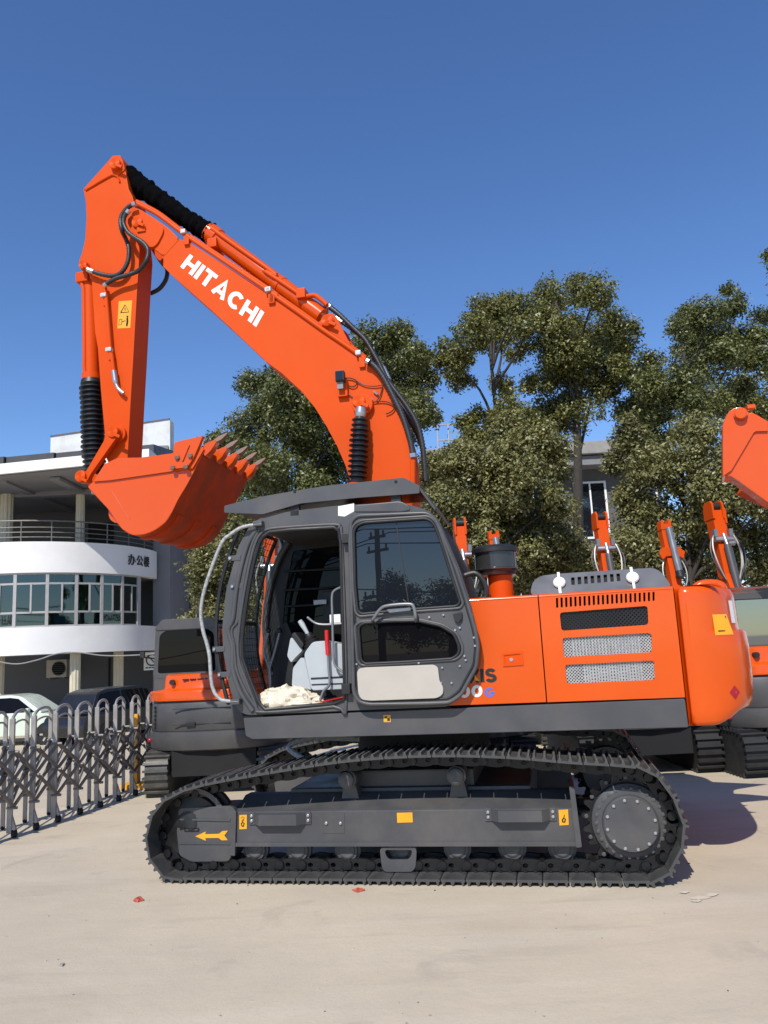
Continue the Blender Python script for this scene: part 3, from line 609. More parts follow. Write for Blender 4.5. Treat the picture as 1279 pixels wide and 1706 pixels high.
# ---- cab
def TC(pts, v): return tr(C4, pts, v)
outl = [(250,240),(290,214),(360,192),(620,160),(890,146),(1000,178),(1048,215),(1072,270),(1140,430),(1185,570),(1222,720),(1215,850),(1150,970),(1090,1016),(680,1032),(235,1052),(196,1030),(160,930),(134,780),(130,680),(146,520),(198,335)]
dop = [(302,292),(330,272),(420,262),(604,252),(626,268),(634,320),(652,985),(600,1004),(312,1028),(285,1000),(238,880),(214,810),(212,720),(232,560),(262,400),(285,320)]
ho1 = TC(outl, -1.38)
CB = MB().holes(fillet(ho1, .04), [fillet(TC(dop, -1.38), .04)], -1.39, -1.33).build('cab', 'grey', EX, smooth=30)
inner = [(x+(560-x)*.035, y+(640-y)*.035) for x, y in dop]
MB().tube(tr3(C4, [tuple(p) for p in cat([Vector((*p, 0)) for p in dop+dop[:1]], 5) and dop+dop[:1]], -1.395), .016, 8).build('door_seal', 'black', CB)
ob = [(x+(560-x)*-.045, y+(640-y)*-.03) for x, y in dop]
MB().tube([mp(*C4(p.x, p.y), -1.392) for p in cat([Vector((x, y, 0)) for x, y in ob+ob[:1]], 4)], .014, 8).build('frame_rib', 'grey', CB, smooth=50)
# front pillar ribs
for off, r_ in ((24, .022), (48, .013)):
    pp = [(262+off*.5,262),(212+off*.8,340),(168+off,500),(150+off,640),(140+off*.6,690),(165+off*.3,760),(160+off*.6,860),(185+off,960),(235+off,1035)]
    MB().tube([mp(*C4(p.x, p.y), -1.392) for p in cat([Vector((*p, 0)) for p in pp], 5)], r_, 8).build('frame_rib', 'grey', CB, smooth=50)
rf = [(252,242),(290,214),(360,192),(620,160),(890,146),(930,160),(1000,190),(1000,214),(630,216),(300,276)]
MB().prism(fillet(TC(rf, -1.38), .03), -1.385, -.40).build('cab_roof', 'grey', CB, bevel=.02, seg=3)
MB().prism(fillet(TC([(690,190),(700,160),(890,143),(925,160),(935,182),(900,190)], -1.36), .03), -1.40, -1.0).build('roof_cap', 'grey', CB, bevel=.02)
MB().prism(TC([(622,163),(690,150),(690,184),(650,206),(622,203)], -1.388), -1.3905, -1.38).build('white_tape', 'white', CB, smooth=0)
fw = [(330,330),(600,310),(625,700),(300,720),(290,560)]
MB().holes(fillet(TC(outl, -1.38), .04), [fillet(TC([(280,300),(600,262),(640,300),(660,760),(250,790),(225,700),(240,500)], -1.38), .04), fillet(TC([(700,262),(980,250),(1030,300),(1110,560),(700,600)], -1.38), .04)], -.44, -.40).build('right_wall', 'black', CB, smooth=30)
MB().prism(TC([(280,300),(600,262),(640,300),(660,760),(250,790),(225,700),(240,500)], -1.38), -.425, -.42).build('right_window', 'blackglass', CB, smooth=0)
MB().prism(TC([(700,262),(980,250),(1030,300),(1110,560),(700,600)], -1.38), -.425, -.42).build('right_window', 'blackglass', CB, smooth=0)
MB().prism(TC([(1000,200),(1040,215),(1065,270),(1135,430),(1180,570),(1217,720),(1208,850),(1145,965),(1120,955),(1180,845),(1190,720),(1150,580),(1105,440),(1035,280)], -1.38), -1.33, -.44).build('rear_wall', 'black', CB, smooth=30)
MB().prism(TC([(210,1020),(1120,985),(1100,1016),(235,1052)], -1.38), -1.33, -.44).build('cab_floor', 'black', CB)
MB().box((mp(*C4(220, 1000), -1.3).x, -1.34, 1.25), (mp(*C4(1100, 1000), -1.3).x, -.42, 1.285)).build('cab_mount', 'matt', CB)
# front window and guard mesh
fr = [(262,262),(212,350),(166,500),(148,660),(160,800),(178,900)]
fp = tr3(C4, fr, -1.38); fpc = cat(fp, 4)
mb = MB(); V = [(p.x, v, p.z) for p in fpc for v in (-1.32, -.46)]; mb.add(V, [(2*i, 2*i+2, 2*i+3, 2*i+1) for i in range(len(fpc)-1)]); mb.build('front_window', 'cabglass', CB, smooth=60)
q = [mp(*C4(*p), -1.38) for p in ((160,800),(178,900),(205,1035))]; mb = MB(); V = [(p.x, v, p.z) for p in q for v in (-1.33, -.46)]; mb.add(V, [(2*i, 2*i+2, 2*i+3, 2*i+1) for i in range(2)]); mb.build('front_lower_panel', 'cabglass', CB)
for v in (-.47,):
    MB().tube([Vector((p.x, v, p.z)) for p in fpc], .03, 8).build('front_pillar', 'grey', CB)
mb = MB(); gpts = [Vector((p.x-.085, 0, p.z)) for p in cat(tr3(C4, [(240,245),(205,335),(160,490),(140,650),(145,790),(165,900),(190,1000)], -1.38), 6)]
for v in [-1.33+.06*k for k in range(15)]: mb.tube([Vector((p.x, v, p.z)) for p in gpts], .003, 4)
tot = sum((b-a).length for a, b in zip(gpts, gpts[1:])); s = 0; acc = 0
for a, b in zip(gpts, gpts[1:]):
    L_ = (b-a).length
    while s <= acc+L_:
        p = a.lerp(b, (s-acc)/L_); mb.tube([Vector((p.x, -1.35, p.z)), Vector((p.x, -.45, p.z))], .003, 4); s += .06
    acc += L_
tag(mb.build('guard_mesh', 'black', CB, smooth=0), kind='stuff')
for v in (-1.36, -.44): MB().tube([Vector((p.x, v, p.z)) for p in gpts], .018, 8).build('guard_frame', 'black', CB)
for k in (0, len(gpts)//2, len(gpts)-1): MB().tube([Vector((gpts[k].x, -1.36, gpts[k].z)), Vector((gpts[k].x, -.44, gpts[k].z))], .016, 8).build('guard_frame', 'black', CB)
for (x, y) in ((165,385),(98,772),(120,880),(175,505)):
    p = mp(*C4(x, y), -1.38); MB().bar(p+Vector((-.02, 0, 0)), p+Vector((.09, 0, .0)), .03, .045).build('guard_bracket', 'grey', CB, bevel=.005)
    MB().cyl(p+Vector((0, -.03, 0)), p+Vector((0, -.01, 0)), .012, 10).build('bolt', 'chrome', CB)
hr = [(295,236),(262,241),(205,255),(160,285),(130,312),(92,400),(52,520),(37,610),(46,690),(62,745),(74,800),(78,860),(86,930),(105,970),(135,990),(200,994)]
HR = MB().tube([mp(*C4(p.x, p.y), -1.44) for p in cat([Vector((*p, 0)) for p in hr], 5)], .0155, 10).build('hand_rail', 'silver', CB, smooth=60)
for p in ((285,237),(190,994)):
    q = mp(*C4(*p), -1.42); MB().box((q.x-.045, q.y-.035, q.z-.022), (q.x+.035, q.y+.05, q.z+.022)).build('rail_clamp', 'grey', HR, bevel=.006)
# roof guard
def RG(pts, v): return tr(C4, pts, v)
G1 = MB().prism(fillet(RG([(137,160),(300,120),(560,76),(900,40),(968,74),(968,106),(900,112),(700,126),(460,150),(300,196),(137,189)], -1.42), .008), -1.42, -1.395).build('roof_guard', 'grey', CB, smooth=30)
tp_ = tr3(C4, [(137,162),(300,122),(560,78),(900,42),(968,76)], -1.42)
mb = MB(); V = [(p.x, v, p.z-.012*k) for k in (0, 1) for p in tp_ for v in (-1.40, -.35)]; nn = len(tp_)
for k in (0, 1): mb.add(V[k*2*nn:(k+1)*2*nn], [(2*i, 2*i+2, 2*i+3, 2*i+1) for i in range(nn-1)])
mb.build('roof_guard_plate', 'grey', CB)
a = mp(*C4(968, 76), -1.42); b = mp(*C4(1052, 186), -1.2); mb = MB(); V = [(a.x, -1.41, a.z), (b.x, -1.38, b.z), (b.x, -.38, b.z), (a.x, -.35, a.z)]; mb.add(V+[(x-.015, y, z-.012) for x, y, z in V], [(0, 1, 2, 3), (7, 6, 5, 4), (0, 4, 5, 1), (1, 5, 6, 2), (2, 6, 7, 3), (3, 7, 4, 0)]); mb.build('roof_guard_flap', 'grey', CB, bevel=.003)
for x, y in ((437,165),(868,123)):
    q = mp(*C4(x, y), -1.38); MB().box((q.x-.04, -1.39, q.z-.08), (q.x+.04, -1.34, q.z+.05)).build('guard_foot', 'black', CB, bevel=.004)
for x, y in ((437,100),(868,58)):
    q = mp(*C4(x, y), -1.42); MB().cyl((q.x, -1.423, q.z), (q.x, -1.41, q.z), .013, 10).build('bolt', 'matt', CB)
for k in range(7):
    a = mp(*C4(305+k*18, 190-k*3), -1.3); MB().bar(a, a+Vector((.14, 0, .03)), .012, .006).build('roof_slat', 'black', CB)
# ---- open door folded back along the cab side
dv = -1.47
dro = [(672,222),(700,196),(1000,184),(1036,210),(1062,262),(1130,430),(1172,560),(1210,690),(1222,760),(1214,850),(1180,910),(1150,968),(1100,1004),(1000,1008),(750,1012),(705,1000),(684,960),(668,300)]
wu = [(688,270),(700,246),(730,232),(1000,214),(1030,235),(1052,290),(1142,570),(1128,588),(900,604),(720,622),(704,605),(694,500)]
wl = [(708,676),(730,660),(840,652),(960,650),(1060,672),(1116,706),(1138,760),(1136,790),(1110,812),(900,826),(735,834),(718,816)]
DR = MB().holes(fillet(TC(dro, dv), .05), [fillet(TC(wu, dv), .03), fillet(TC(wl, dv), .03)], dv, dv+.035).build('door', 'grey', CB, smooth=30)
def loop_tube(pts, v, r, name, m, grow=0, par=None):
    cx = sum(p[0] for p in pts)/len(pts); cy = sum(p[1] for p in pts)/len(pts)
    fl = fillet(TC([(x+(x-cx)*grow, y+(y-cy)*grow) for x, y in pts], v), .035); return MB().tube([Vector((u, v, w)) for u, w in fl+fl[:2]], r, 8, cap=False).build(name, m, par or DR, smooth=60)
loop_tube(wu, dv-.004, .013, 'window_seal', 'black'); loop_tube(wl, dv-.004, .013, 'window_seal', 'black')
loop_tube(dro, dv-.002, .016, 'door_edge', 'grey', -.015); loop_tube(dro, dv+.004, .011, 'door_seal', 'black', -.06)
loop_tube(wu, dv-.004, .012, 'window_frame', 'grey', .05); loop_tube(wl, dv-.002, .012, 'window_frame', 'grey', .07)
MB().prism(fillet(TC(wu, dv), .03), dv+.014, dv+.019).build('window_glass', 'darkglass', DR, smooth=0)
mb = MB(); a = mp(*C4(868,228), dv); b = mp(*C4(925,600), dv); mb.bar(Vector((a.x, dv+.012, a.z)), Vector((b.x, dv+.012, b.z)), .008, .004, up=(0, 1, 0)); mb.build('sliding_edge', 'black', DR)
MB().prism(fillet(TC(wl, dv), .03), dv+.014, dv+.019).build('lower_glass', 'blackglass', DR, smooth=0)
MB().prism(fillet(TC([(703,868),(712,854),(735,849),(1030,837),(1048,848),(1055,908),(1070,930),(1071,962),(1045,980),(760,991),(722,986),(708,960)], dv-.01), .03), dv-.022, dv).build('door_pad', 'padbeige', DR, bevel=.006)
dh = cat([mp(*C4(*p), v) for p, v in (((768,652), dv), ((772,642), dv-.06), ((800,602), dv-.07), ((832,586), dv-.07), ((922,579), dv-.07), ((944,592), dv-.07), ((952,635), dv-.06), ((953,652), dv))], 5)
MB().tube(dh, .013, 8).build('door_handle', 'greylight', DR, smooth=60)
MB().prism(fillet(TC([(830,602),(930,594),(932,606),(840,616)], dv-.02), .005), dv-.03, dv).build('latch_plate', 'fin', DR)
MB().prism(fillet(TC([(1110,620),(1150,612),(1150,640),(1135,660),(1118,650)], dv-.02), .01), dv-.03, dv).build('lock', 'black', DR, bevel=.004)
for (x, y) in [(1010,635),(1070,625),(1190,626),(1120,690),(1200,722),(1205,757),(1160,800),(1140,843),(1105,915),(1065,850),(965,830),(1165,818),(1060,915),(948,628),(1140,680),(700,835)]:
    q = mp(*C4(x, y), dv-.012); MB().cyl((q.x, dv-.014, q.z), (q.x, dv-.004, q.z), .0085, 8).build('bolt', 'chrome', DR, smooth=0)
for y in (300, 940):
    q = mp(*C4(655, y), -1.43); MB().box((q.x-.03, -1.46, q.z-.04), (q.x+.04, -1.385, q.z+.04)).build('door_hinge', 'black', CB, bevel=.006)
# ---- cab interior
def c4(x, y, v): return mp(*C4(x, y), v)
SE = MB(); a = c4(560, 800, -.9); b = c4(760, 830, -.9)
SE.box((a.x+.05, -1.12, 1.62), (a.x+.55, -.66, 1.76)); S1 = SE.build('seat', 'seat', CB, bevel=.04, seg=3)
MB().bar(Vector((a.x+.5, -.89, 1.72)), Vector((a.x+.66, -.89, 2.35)), .46, .14, up=(1, 0, 0)).build('backrest', 'seat', S1, bevel=.04, seg=3)
MB().bar(Vector((a.x+.66, -.89, 2.38)), Vector((a.x+.7, -.89, 2.56)), .26, .09, up=(1, 0, 0)).build('headrest', 'seat', S1, bevel=.03, seg=3)
CO = MB().prism(fillet(TC([(484,790),(520,740),(570,735),(660,752),(668,940),(516,946),(500,870)], -1.18), .03), -1.24, -1.0).build('console', 'console', CB, bevel=.012)
MB().prism(TC([(505,893),(666,885),(666,893),(506,901)], -1.242), -1.243, -1.23).build('console_groove', 'black', CO)
MB().prism(TC([(508,920),(666,914),(666,920),(509,926)], -1.242), -1.243, -1.23).build('console_groove', 'black', CO)
MB().prism(fillet(TC([(430,930),(435,850),(470,805),(486,812),(500,880),(514,946),(470,930)], -1.16), .02), -1.2, -1.02).build('console_foot', 'console', CO, bevel=.01)
MB().prism(fillet(TC([(410,800),(425,720),(445,730),(478,775),(440,812),(428,830)], -1.12), .02), -1.16, -.96).build('side_box', 'console', CO, bevel=.01)
MB().prism(fillet(TC([(424,712),(440,696),(482,752),(468,772)], -1.15), .02), -1.18, -.94).build('arm_box', 'black', CO, bevel=.012)
jb = c4(505, 730, -1.12); jt = c4(458, 655, -1.12)
mb = MB(); d = (jb-jt)
for k in range(5): pass
mb.lathe(c4(520,770,-1.12), c4(492,700,-1.12), [(0,.085),(.02,.085),(.03,.07),(.045,.078),(.055,.062),(.07,.068),(.08,.052),(.095,.058),(.105,.04),(.14,.03)], 18); JO = mb.build('joystick', 'black', CO, smooth=50)
mb = MB(); mb.tube([c4(500,722,-1.12), c4(486,695,-1.12), c4(468,665,-1.12), c4(458,650,-1.12)], [.02,.017,.024,.02], 10); mb.build('joystick_grip', 'console', JO, smooth=60)
RL = MB().tube(cat([c4(545,990,-1.28), c4(560,950,-1.28), c4(585,920,-1.28), c4(582,860,-1.28), c4(578,795,-1.28)]), .011, 8).build('lock_lever', 'greylight', CB, smooth=60)
MB().tube([c4(578,796,-1.28), c4(575,745,-1.28), c4(573,690,-1.28)], [.018, .019, .018], 10).build('lever_grip', 'red', RL, smooth=60, label='red lever grip')
MB().tube(cat([c4(655,876,-1.3), c4(630,860,-1.3), c4(606,830,-1.3), c4(600,740,-1.3), c4(598,640,-1.3), c4(596,550,-1.3), c4(606,522,-1.3), c4(640,505,-1.3)]), .011, 8).build('grab_rail', 'greylight', CB, smooth=60)
MB().tube(cat([c4(490,635,-1.0), c4(540,665,-1.0), c4(640,662,-1.0)]), .011, 8).build('arm_rest_bar', 'greylight', CB)
for x in (325, 372):
    MB().tube(cat([c4(335,950,-.85), c4(330,860,-.85), c4(x-20,780,-.85), c4(x,700,-.85)]), .011, 8).build('travel_lever', 'greylight', CB)
    q = c4(x, 692, -.85); MB().sphere(q, .025, 6).build('lever_knob', 'black', CB)
MB().prism(fillet(TC([(340,930),(350,700),(400,650),(430,720),(430,930)], -.75), .03), -.75, -.48).build('front_console', 'black', CB, bevel=.02)
MB().box((c4(560,640,-.6).x, -.62, 2.0), (c4(560,640,-.6).x+.28, -.5, 2.28)).build('monitor', 'black', CB, bevel=.01)
for wz in (440, 520, 590):
    MB().tube([c4(390, wz, -.46), c4(760, wz-20, -.46)], .011, 8).build('window_bar', 'black', CB)
q = c4(610, 641, -.95); MB().box((q.x-.045, -.97, q.z-.035), (q.x+.05, -.955, q.z+.035)).build('label_plate', 'white', CB)
q = c4(552, 572, -.6); MB().box((q.x-.06, -.66, q.z-.02), (q.x+.06, -.64, q.z+.02)).build('label_plate', 'fin', CB)
MB().tube(cat([c4(520,1003,-1.3), c4(580,990,-1.28), c4(650,975,-1.3)]), .006, 6).build('floor_cable', 'red', CB)
# ---- boom
top = [C1(700,562), C1(760,580), C1(1000,733), C1(1279,916), C3(100,214), C3(200,284), C3(330,374), C3(450,458), C3(560,560), C3(640,610), C3(700,685), C3(760,785), C3(815,920), C3(850,1040), C3(868,1150), C3(876,1280), C3(872,1600)]
bot = [C3(620,1600), C3(512,1290), C3(480,1190), C3(430,1075), C3(370,962), C3(300,850), C3(220,752), C3(100,642), C3(0,570), C1(1210,1279), C1(1000,1080), C1(860,952), C1(660,775), C1(610,725), C1(612,662)]
bp = [(a.x, a.z) for a in (mp(*p, VB) for p in top+bot)]
BO = MB().prism(bp, VB, -VB).build('boom', 'orange', EX, bevel=.008, smooth=20)
cl_ = fillet(tr(C1, [(398,470),(398,425),(428,372),(470,384),(560,440),(640,496),(704,560),(612,664),(545,612),(500,610),(440,545)], VB), .05)
for v0, v1 in ((VB, VB+.05), (-VB-.05, -VB)):
    MB().prism(cl_, v0, v1).build('boom_fork', 'orange', BO, bevel=.006)
MB().prism(fillet(tr(C1, [(470,386),(560,440),(612,500),(606,530),(575,590),(545,614),(505,600),(450,540),(420,470),(425,400)], VB-.02), .04), VB-.022, VB).build('fork_plate', 'orange', BO, bevel=.005)
fb = tr(C1, [(612,664),(704,560),(720,575),(640,690)], VB)
def pin(c, x, y, v, r, l, par, name='pin', m='orange'):
    q = mp(*c(x, y), v); mb = MB(); mb.lathe((q.x, v+l, q.z), (q.x, v-1, q.z), [(0, r*1.12), (l*.45, r*1.12), (l*.45, r), (l*.95, r), (l, r*.92), (l, .01)], 24)
    o = mb.build(name, m, par, smooth=30); mb = MB(); mb.bar(q+Vector((r*.4, -.008, -r*.5)), q+Vector((r*1.5, -.008, -r*1.1)), r*.5, .02, up=(0, 1, 0)); mb.build('pin_lock', m, o, bevel=.003); return o
pin(C1, 452, 458, VB-.05, .06, .06, BO)
q = mp(*C1(480,490), VB-.03); MB().box((q.x-.05, VB-.04, q.z-.06), (q.x+.05, VB, q.z)).build('pin_keeper', 'orange', BO, bevel=.006)
bl, br, trr, tl = tr3(C1, [(712,727),(1158,1082),(1207,995),(770,652)], VB-.0015)
mb = MB(); fnH = quadmap(bl, br, trr, tl); text(mb, 'HITACHI', fnH, w=.24, gap=.13); mb.build('lettering', 'white', BO, smooth=0, label='white HITACHI lettering')
# cylinder bracket on the boom
bk = fillet(tr(C3, [(296,372),(330,335),(368,298),(400,288),(432,318),(470,400),(522,500),(560,556),(450,470)], VB+.02), .03)
for v0 in (VB+.02, -VB-.06): MB().prism(bk, v0, v0+.04).build('cylinder_bracket', 'orange', BO, bevel=.006)
MB().prism(bk, -.18, .18).build('bracket_web', 'orange', BO) if False else None
pin(C3, 370, 330, VB-.03, .062, .06, BO)
# boom cylinders with bellows
pin(C3, 558, 808, VB-.08, .065, .09, BO)
q = mp(*C3(585,835), VB-.02); MB().cyl((q.x, VB-.06, q.z), (q.x, VB, q.z), .105, 24).build('pin_boss', 'orange', BO, bevel=.008)
for sg in (1, -1):
    a = mp(*C3(570, 880), -.36); b = mp(*C3(548, 1296), -.36); a.y *= sg; b.y *= sg
    d = (b-a); L_ = d.length; prof_ = [(.03, .03)]; nb = 15
    for k in range(nb):
        t = .05+(L_+.12-.05)*k/nb; h = (L_+.07)/nb; big = .082+.016*min(1, k/4)+random.uniform(-.004, .004)
        prof_ += [(t+h*.15, .062), (t+h*.42, big), (t+h*.55, big), (t+h*.85, .062)]
    BC = MB().lathe(a, b, prof_, 26).build('boom_cylinder', 'rubber', EX, smooth=50)
    MB().lathe(a-d.normalized()*.05, b, [(0, .05), (.05, .055), (.07, .055), (.10, .038), (.16, .036)], 18).build('rod_end', 'chrome', BC)
    e = b+d.normalized()*.5; MB().cyl(b, b+Vector((-.55, 0, -1.45)) if False else b+d.normalized()*1.7, .085, 18).build('barrel', 'orange', BC)
# arm
ap = [C1(310,68), C1(355,66), C1(372,95), C1(385,150), C1(405,265), C1(428,310), C1(452,420), C1(470,640), C1(455,870), C1(432,1279), C2(418,300), C2(399,655), C2(392,705), C2(345,745), C2(300,712), C2(272,650), C2(266,560), C2(262,490), C2(240,250), C2(222,0), C1(205,1110), C1(186,812), C1(165,762), C1(116,716), C1(112,690), C1(130,640), C1(148,560), C1(155,430), C1(150,330), C1(136,268), C1(285,100)]
AR = MB().prism([(a.x, a.z) for a in (mp(*p, VA) for p in ap)], VA, -VA).build('arm', 'orange', EX, bevel=.008, smooth=20)
# folded rib on the arm head
rp = [mp(*C1(*p), VA-.008) for p in [(150,272),(290,192),(320,184),(340,194),(352,225)]]
MB().tube(cat(rp, 4), .012, 6).build('weld_rib', 'orange', AR, smooth=60)
hp2 = fillet(tr(C1, [(312,70),(354,68),(371,96),(384,150),(340,190),(320,182),(290,190),(146,268),(139,266),(286,102)], VA-.01), .02); MB().prism(hp2, VA-.014, VA).build('head_plate', 'orange', AR, bevel=.005)
pin(C1, 320, 112, VA-.07, .065, .08, AR)
pin(C1, 132, 712, VA-.06, .05, .08, AR)
pin(C2, 308, 494, VA-.13, .062, .14, AR)
q = mp(*C2(345,510), VA-.02); MB().cyl((q.x, VA-.04, q.z), (q.x, VA, q.z), .09, 24).build('pin_boss', 'orange', AR, bevel=.006)
# arm pipes, clamps, hoses
pth = [mp(*p, VA-.05) for p in (C1(265,842), C1(272,900), C1(292,1150), C1(302,1279), C2(304,30), C2(318,140))]; MB().tube(cat(pth, 4), .022, 10).build('arm_pipe', 'orange', AR, smooth=60)
pth = [mp(*p, VA-.05) for p in (C2(318,135), C2(322,160), C2(328,200), C2(340,232), C2(352,248), C2(376,268))]; MB().tube(cat(pth, 4), [.03]*9+[.021]*12, 10).build('pipe_elbow', 'chrome', AR, smooth=40)
for p in (C1(259,896), C1(290,1218)):
    q = mp(*p, VA-.06); CLM = MB().box((q.x-.034, VA-.085, q.z-.022), (q.x+.034, VA-.03, q.z+.022)).build('pipe_clamp', 'fin', AR, bevel=.008)
    MB().box((q.x-.01, VA-.06, q.z-.12), (q.x+.03, VA, q.z-.02)).build('clamp_stand', 'orange', AR, bevel=.004)
HB = VB-.08
for nm, pts, v in (('hose', [(440,356),(405,372),(372,410),(358,450),(365,510),(388,560),(405,610),(406,670),(388,725),(355,765),(310,780),(240,770),(175,748)], [HB]*5+[VA-.07]*8), ('hose', [(402,398),(380,430),(376,470),(400,520),(440,552),(485,580),(514,612),(521,650),(505,700),(465,748),(400,775),(340,792),(292,815),(265,836)], [HB]*7+[HB]*2+[VA-.1]*5)):
    P_ = [mp(*C1(*p), vv) for p, vv in zip(pts, v)]; pp = cat(P_, 7); HO = MB().tube(pp, [.026 if (i//1) % 2 else .0225 for i in range(len(pp))], 10).build('arm_hose', 'hose', AR, smooth=80)
    for i in (0, -1):
        e = pp[0] if i == 0 else pp[-1]; f_ = pp[3] if i == 0 else pp[-4]; MB().cyl(e+(e-f_)*.6, f_, .027, 8).build('hose_fitting', 'chrome', HO, smooth=20)
pp = cat([mp(*C1(*p), .3) for p in [(560,640),(600,700),(632,740),(630,790),(610,830),(580,862),(535,885)]], 5); MB().tube(pp, .025, 8).build('arm_hose', 'hose', AR, smooth=80)
# warning sticker on the arm
st = MB().prism(tr(C1, [(347,931),(426,925),(415,1088),(338,1092)], VA-.001), VA-.002, VA).build('warning_sticker', 'yellow', AR, smooth=0, label='yellow warning sticker with triangle')
mb = MB(); mb.tube(tr3(C1, [(358,998),(384,952),(407,994),(358,998)], VA-.003), .005, 4); mb.tube(tr3(C1, [(384,970),(384,985)], VA-.003), .005, 4); mb.tube(tr3(C1, [(349,1040),(366,1036),(362,1068),(347,1072),(349,1040)], VA-.003), .003, 4); mb.tube(tr3(C1, [(366,1052),(386,1045)], VA-.003), .004, 4)
mb.tube(tr3(C1, [(397,1030),(398,1050),(394,1075)], VA-.004), .010, 6); mb.tube(tr3(C1, [(398,1018),(398,1024)], VA-.004), .010, 6); mb.build('sticker_print', 'print', st, smooth=0)
# bucket cylinder in front of the arm
ca = mp(*C1(178, 800), 0); cb = mp(*C2(186, 190), 0); ce = mp(*C2(205, 745), 0); d = (cb-ca).normalized()
BCY = MB().lathe(ca-d*.12, cb, [(0, .03), (.01, .075), (.10, .075), (.101, .088), ((cb-ca).length+.05, .088), ((cb-ca).length+.051, .105), ((cb-ca).length+.16, .105), ((cb-ca).length+.161, .03)], 24).build('bucket_cylinder', 'orange', EX, smooth=30)
pth = [mp(*p, -.08) for p in (C1(128,820), C1(140,860), C1(145,1279), C2(143,100), C2(150,180))]; MB().tube(pth, .025, 8).build('cylinder_pipe', 'orange', BCY, smooth=60)
q = mp(*C1(150,800), -.06); MB().box((q.x-.09, -.12, q.z-.05), (q.x+.06, .12, q.z+.07)).build('clevis', 'orange', BCY, bevel=.015)
L_ = (ce-cb).length; dd = (ce-cb).normalized(); nb = 18; pr_ = [(0, .05), (.0, .11), (.05, .12), (.07, .10)]
for k in range(nb):
    t = .07+(L_-.07)*k/nb; h = (L_-.07)/nb; b_ = .135+random.uniform(-.006, .006)-.012*(k > 14); pr_ += [(t+h*.12, .098), (t+h*.40, b_), (t+h*.58, b_), (t+h*.88, .098)]
MB().lathe(cb, ce, pr_+[(L_, .02)], 28).build('bellows', 'rubber', BCY, smooth=40)
MB().cyl(ce-dd*.1, ce+dd*.22, .045, 14).build('piston_rod', 'chrome', BCY)
# link
lv = VA-.11
lp = fillet(tr(C2, [(84,760),(92,732),(120,722),(148,735),(262,540),(262,490),(285,466),(318,462),(345,482),(340,520),(180,745),(158,790),(128,800),(100,790)], lv), .035)
LKp = MB().prism(lp, lv, lv+.07).build('bucket_link', 'orange', EX, bevel=.01)
MB().prism(lp, -lv-.07, -lv).build('bucket_link', 'orange', EX, bevel=.01)
pin(C2, 116, 757, lv-.03, .06, .05, LKp)
q = mp(*C2(116,757), lv); MB().cyl((q.x, lv, q.z), (q.x, -lv, q.z), .05, 16).build('link_pin', 'orange', LKp)
a = mp(*C2(140,760), -.1); b = mp(*C2(205,770), -.1); MB().bar(Vector((a.x, 0, a.z)), Vector((b.x+.1, 0, b.z-.06)), .22, .13).build('push_link', 'orange', EX, bevel=.02)
# bucket
K0, K1 = VK, -VK
side = [(165,820),(205,785),(268,690),(345,650),(480,650),(670,625),(760,600),(848,600),(855,606),(760,790),(700,890),(660,970),(620,1030),(560,1075),(500,1100),(430,1105),(370,1072),(330,1022),(290,960),(225,888)]
sp = tr(C2, side, K0)
BK = MB().prism(sp, K0, K0+.028).build('bucket', 'orange2', EX, bevel=.004, label='orange bucket curled up with its teeth to the right')
MB().prism(sp, K1-.028, K1).build('side_plate', 'mud_shade', BK, bevel=.004)
outer = tr(C2, [(858,602),(760,792),(700,892),(661,972),(622,1031),(562,1076),(500,1101),(430,1106),(370,1073),(330,1023),(288,958),(225,890),(165,822),(195,790)], K0)
o3 = cat([Vector((a, 0, b)) for a, b in outer], 3); cen = Vector((sum(p[0] for p in sp)/len(sp), 0, sum(p[1] for p in sp)/len(sp)))
inn = [p+(cen-p).normalized()*.035 for p in o3]
MB().prism([(p.x, p.z) for p in o3+inn[::-1]], K0+.002, K1-.002).build('shell', 'mud_shade', BK, smooth=40)
for dv_ in (.16, .50, .84):                                    # wear strips round the heel
    o5 = o3[9:22]; ou = [p-(cen-p).normalized()*.018 for p in o5]
    MB().prism([(p.x, p.z) for p in o5+ou[::-1]], K0+dv_*1.2-.05, K0+dv_*1.2+.05).build('wear_strip', 'mud_shade', BK, smooth=40)
strip = tr(C2, [(203,792),(300,785),(790,714),(856,602),(848,590),(760,600),(670,625),(480,650),(345,652),(268,690)], K0)
MB().prism(strip, K0-.022, K0).build('side_strip', 'orange2', BK, bevel=.004)
MB().bar(mp(*C1(704,562), VB), mp(*C1(612,664), VB), .008, .006, up=(0, 1, 0)).build('weld_seam', 'orange', BO)
wl_ = tr3(C2, [(305,842),(350,915),(410,1010)], K0-.003); MB().tube(wl_, .0035, 5).build('scratch', 'scuff', BK)
lug = fillet(tr(C2, [(258,930),(300,945),(330,1022),(300,1028),(272,1012),(260,985)], K0+.1), .05)
for v in (-.22, .14): MB().prism(fillet(tr(C2, [(258,930),(310,945),(335,1030),(300,1028),(272,1012),(260,985)], -.6), .05), v-.3, v-.22).build('lifting_lug', 'orange2', BK, bevel=.008)
scut = [(668,722),(690,566),(722,556),(857,526),(832,588),(802,655),(772,702),(748,714)]
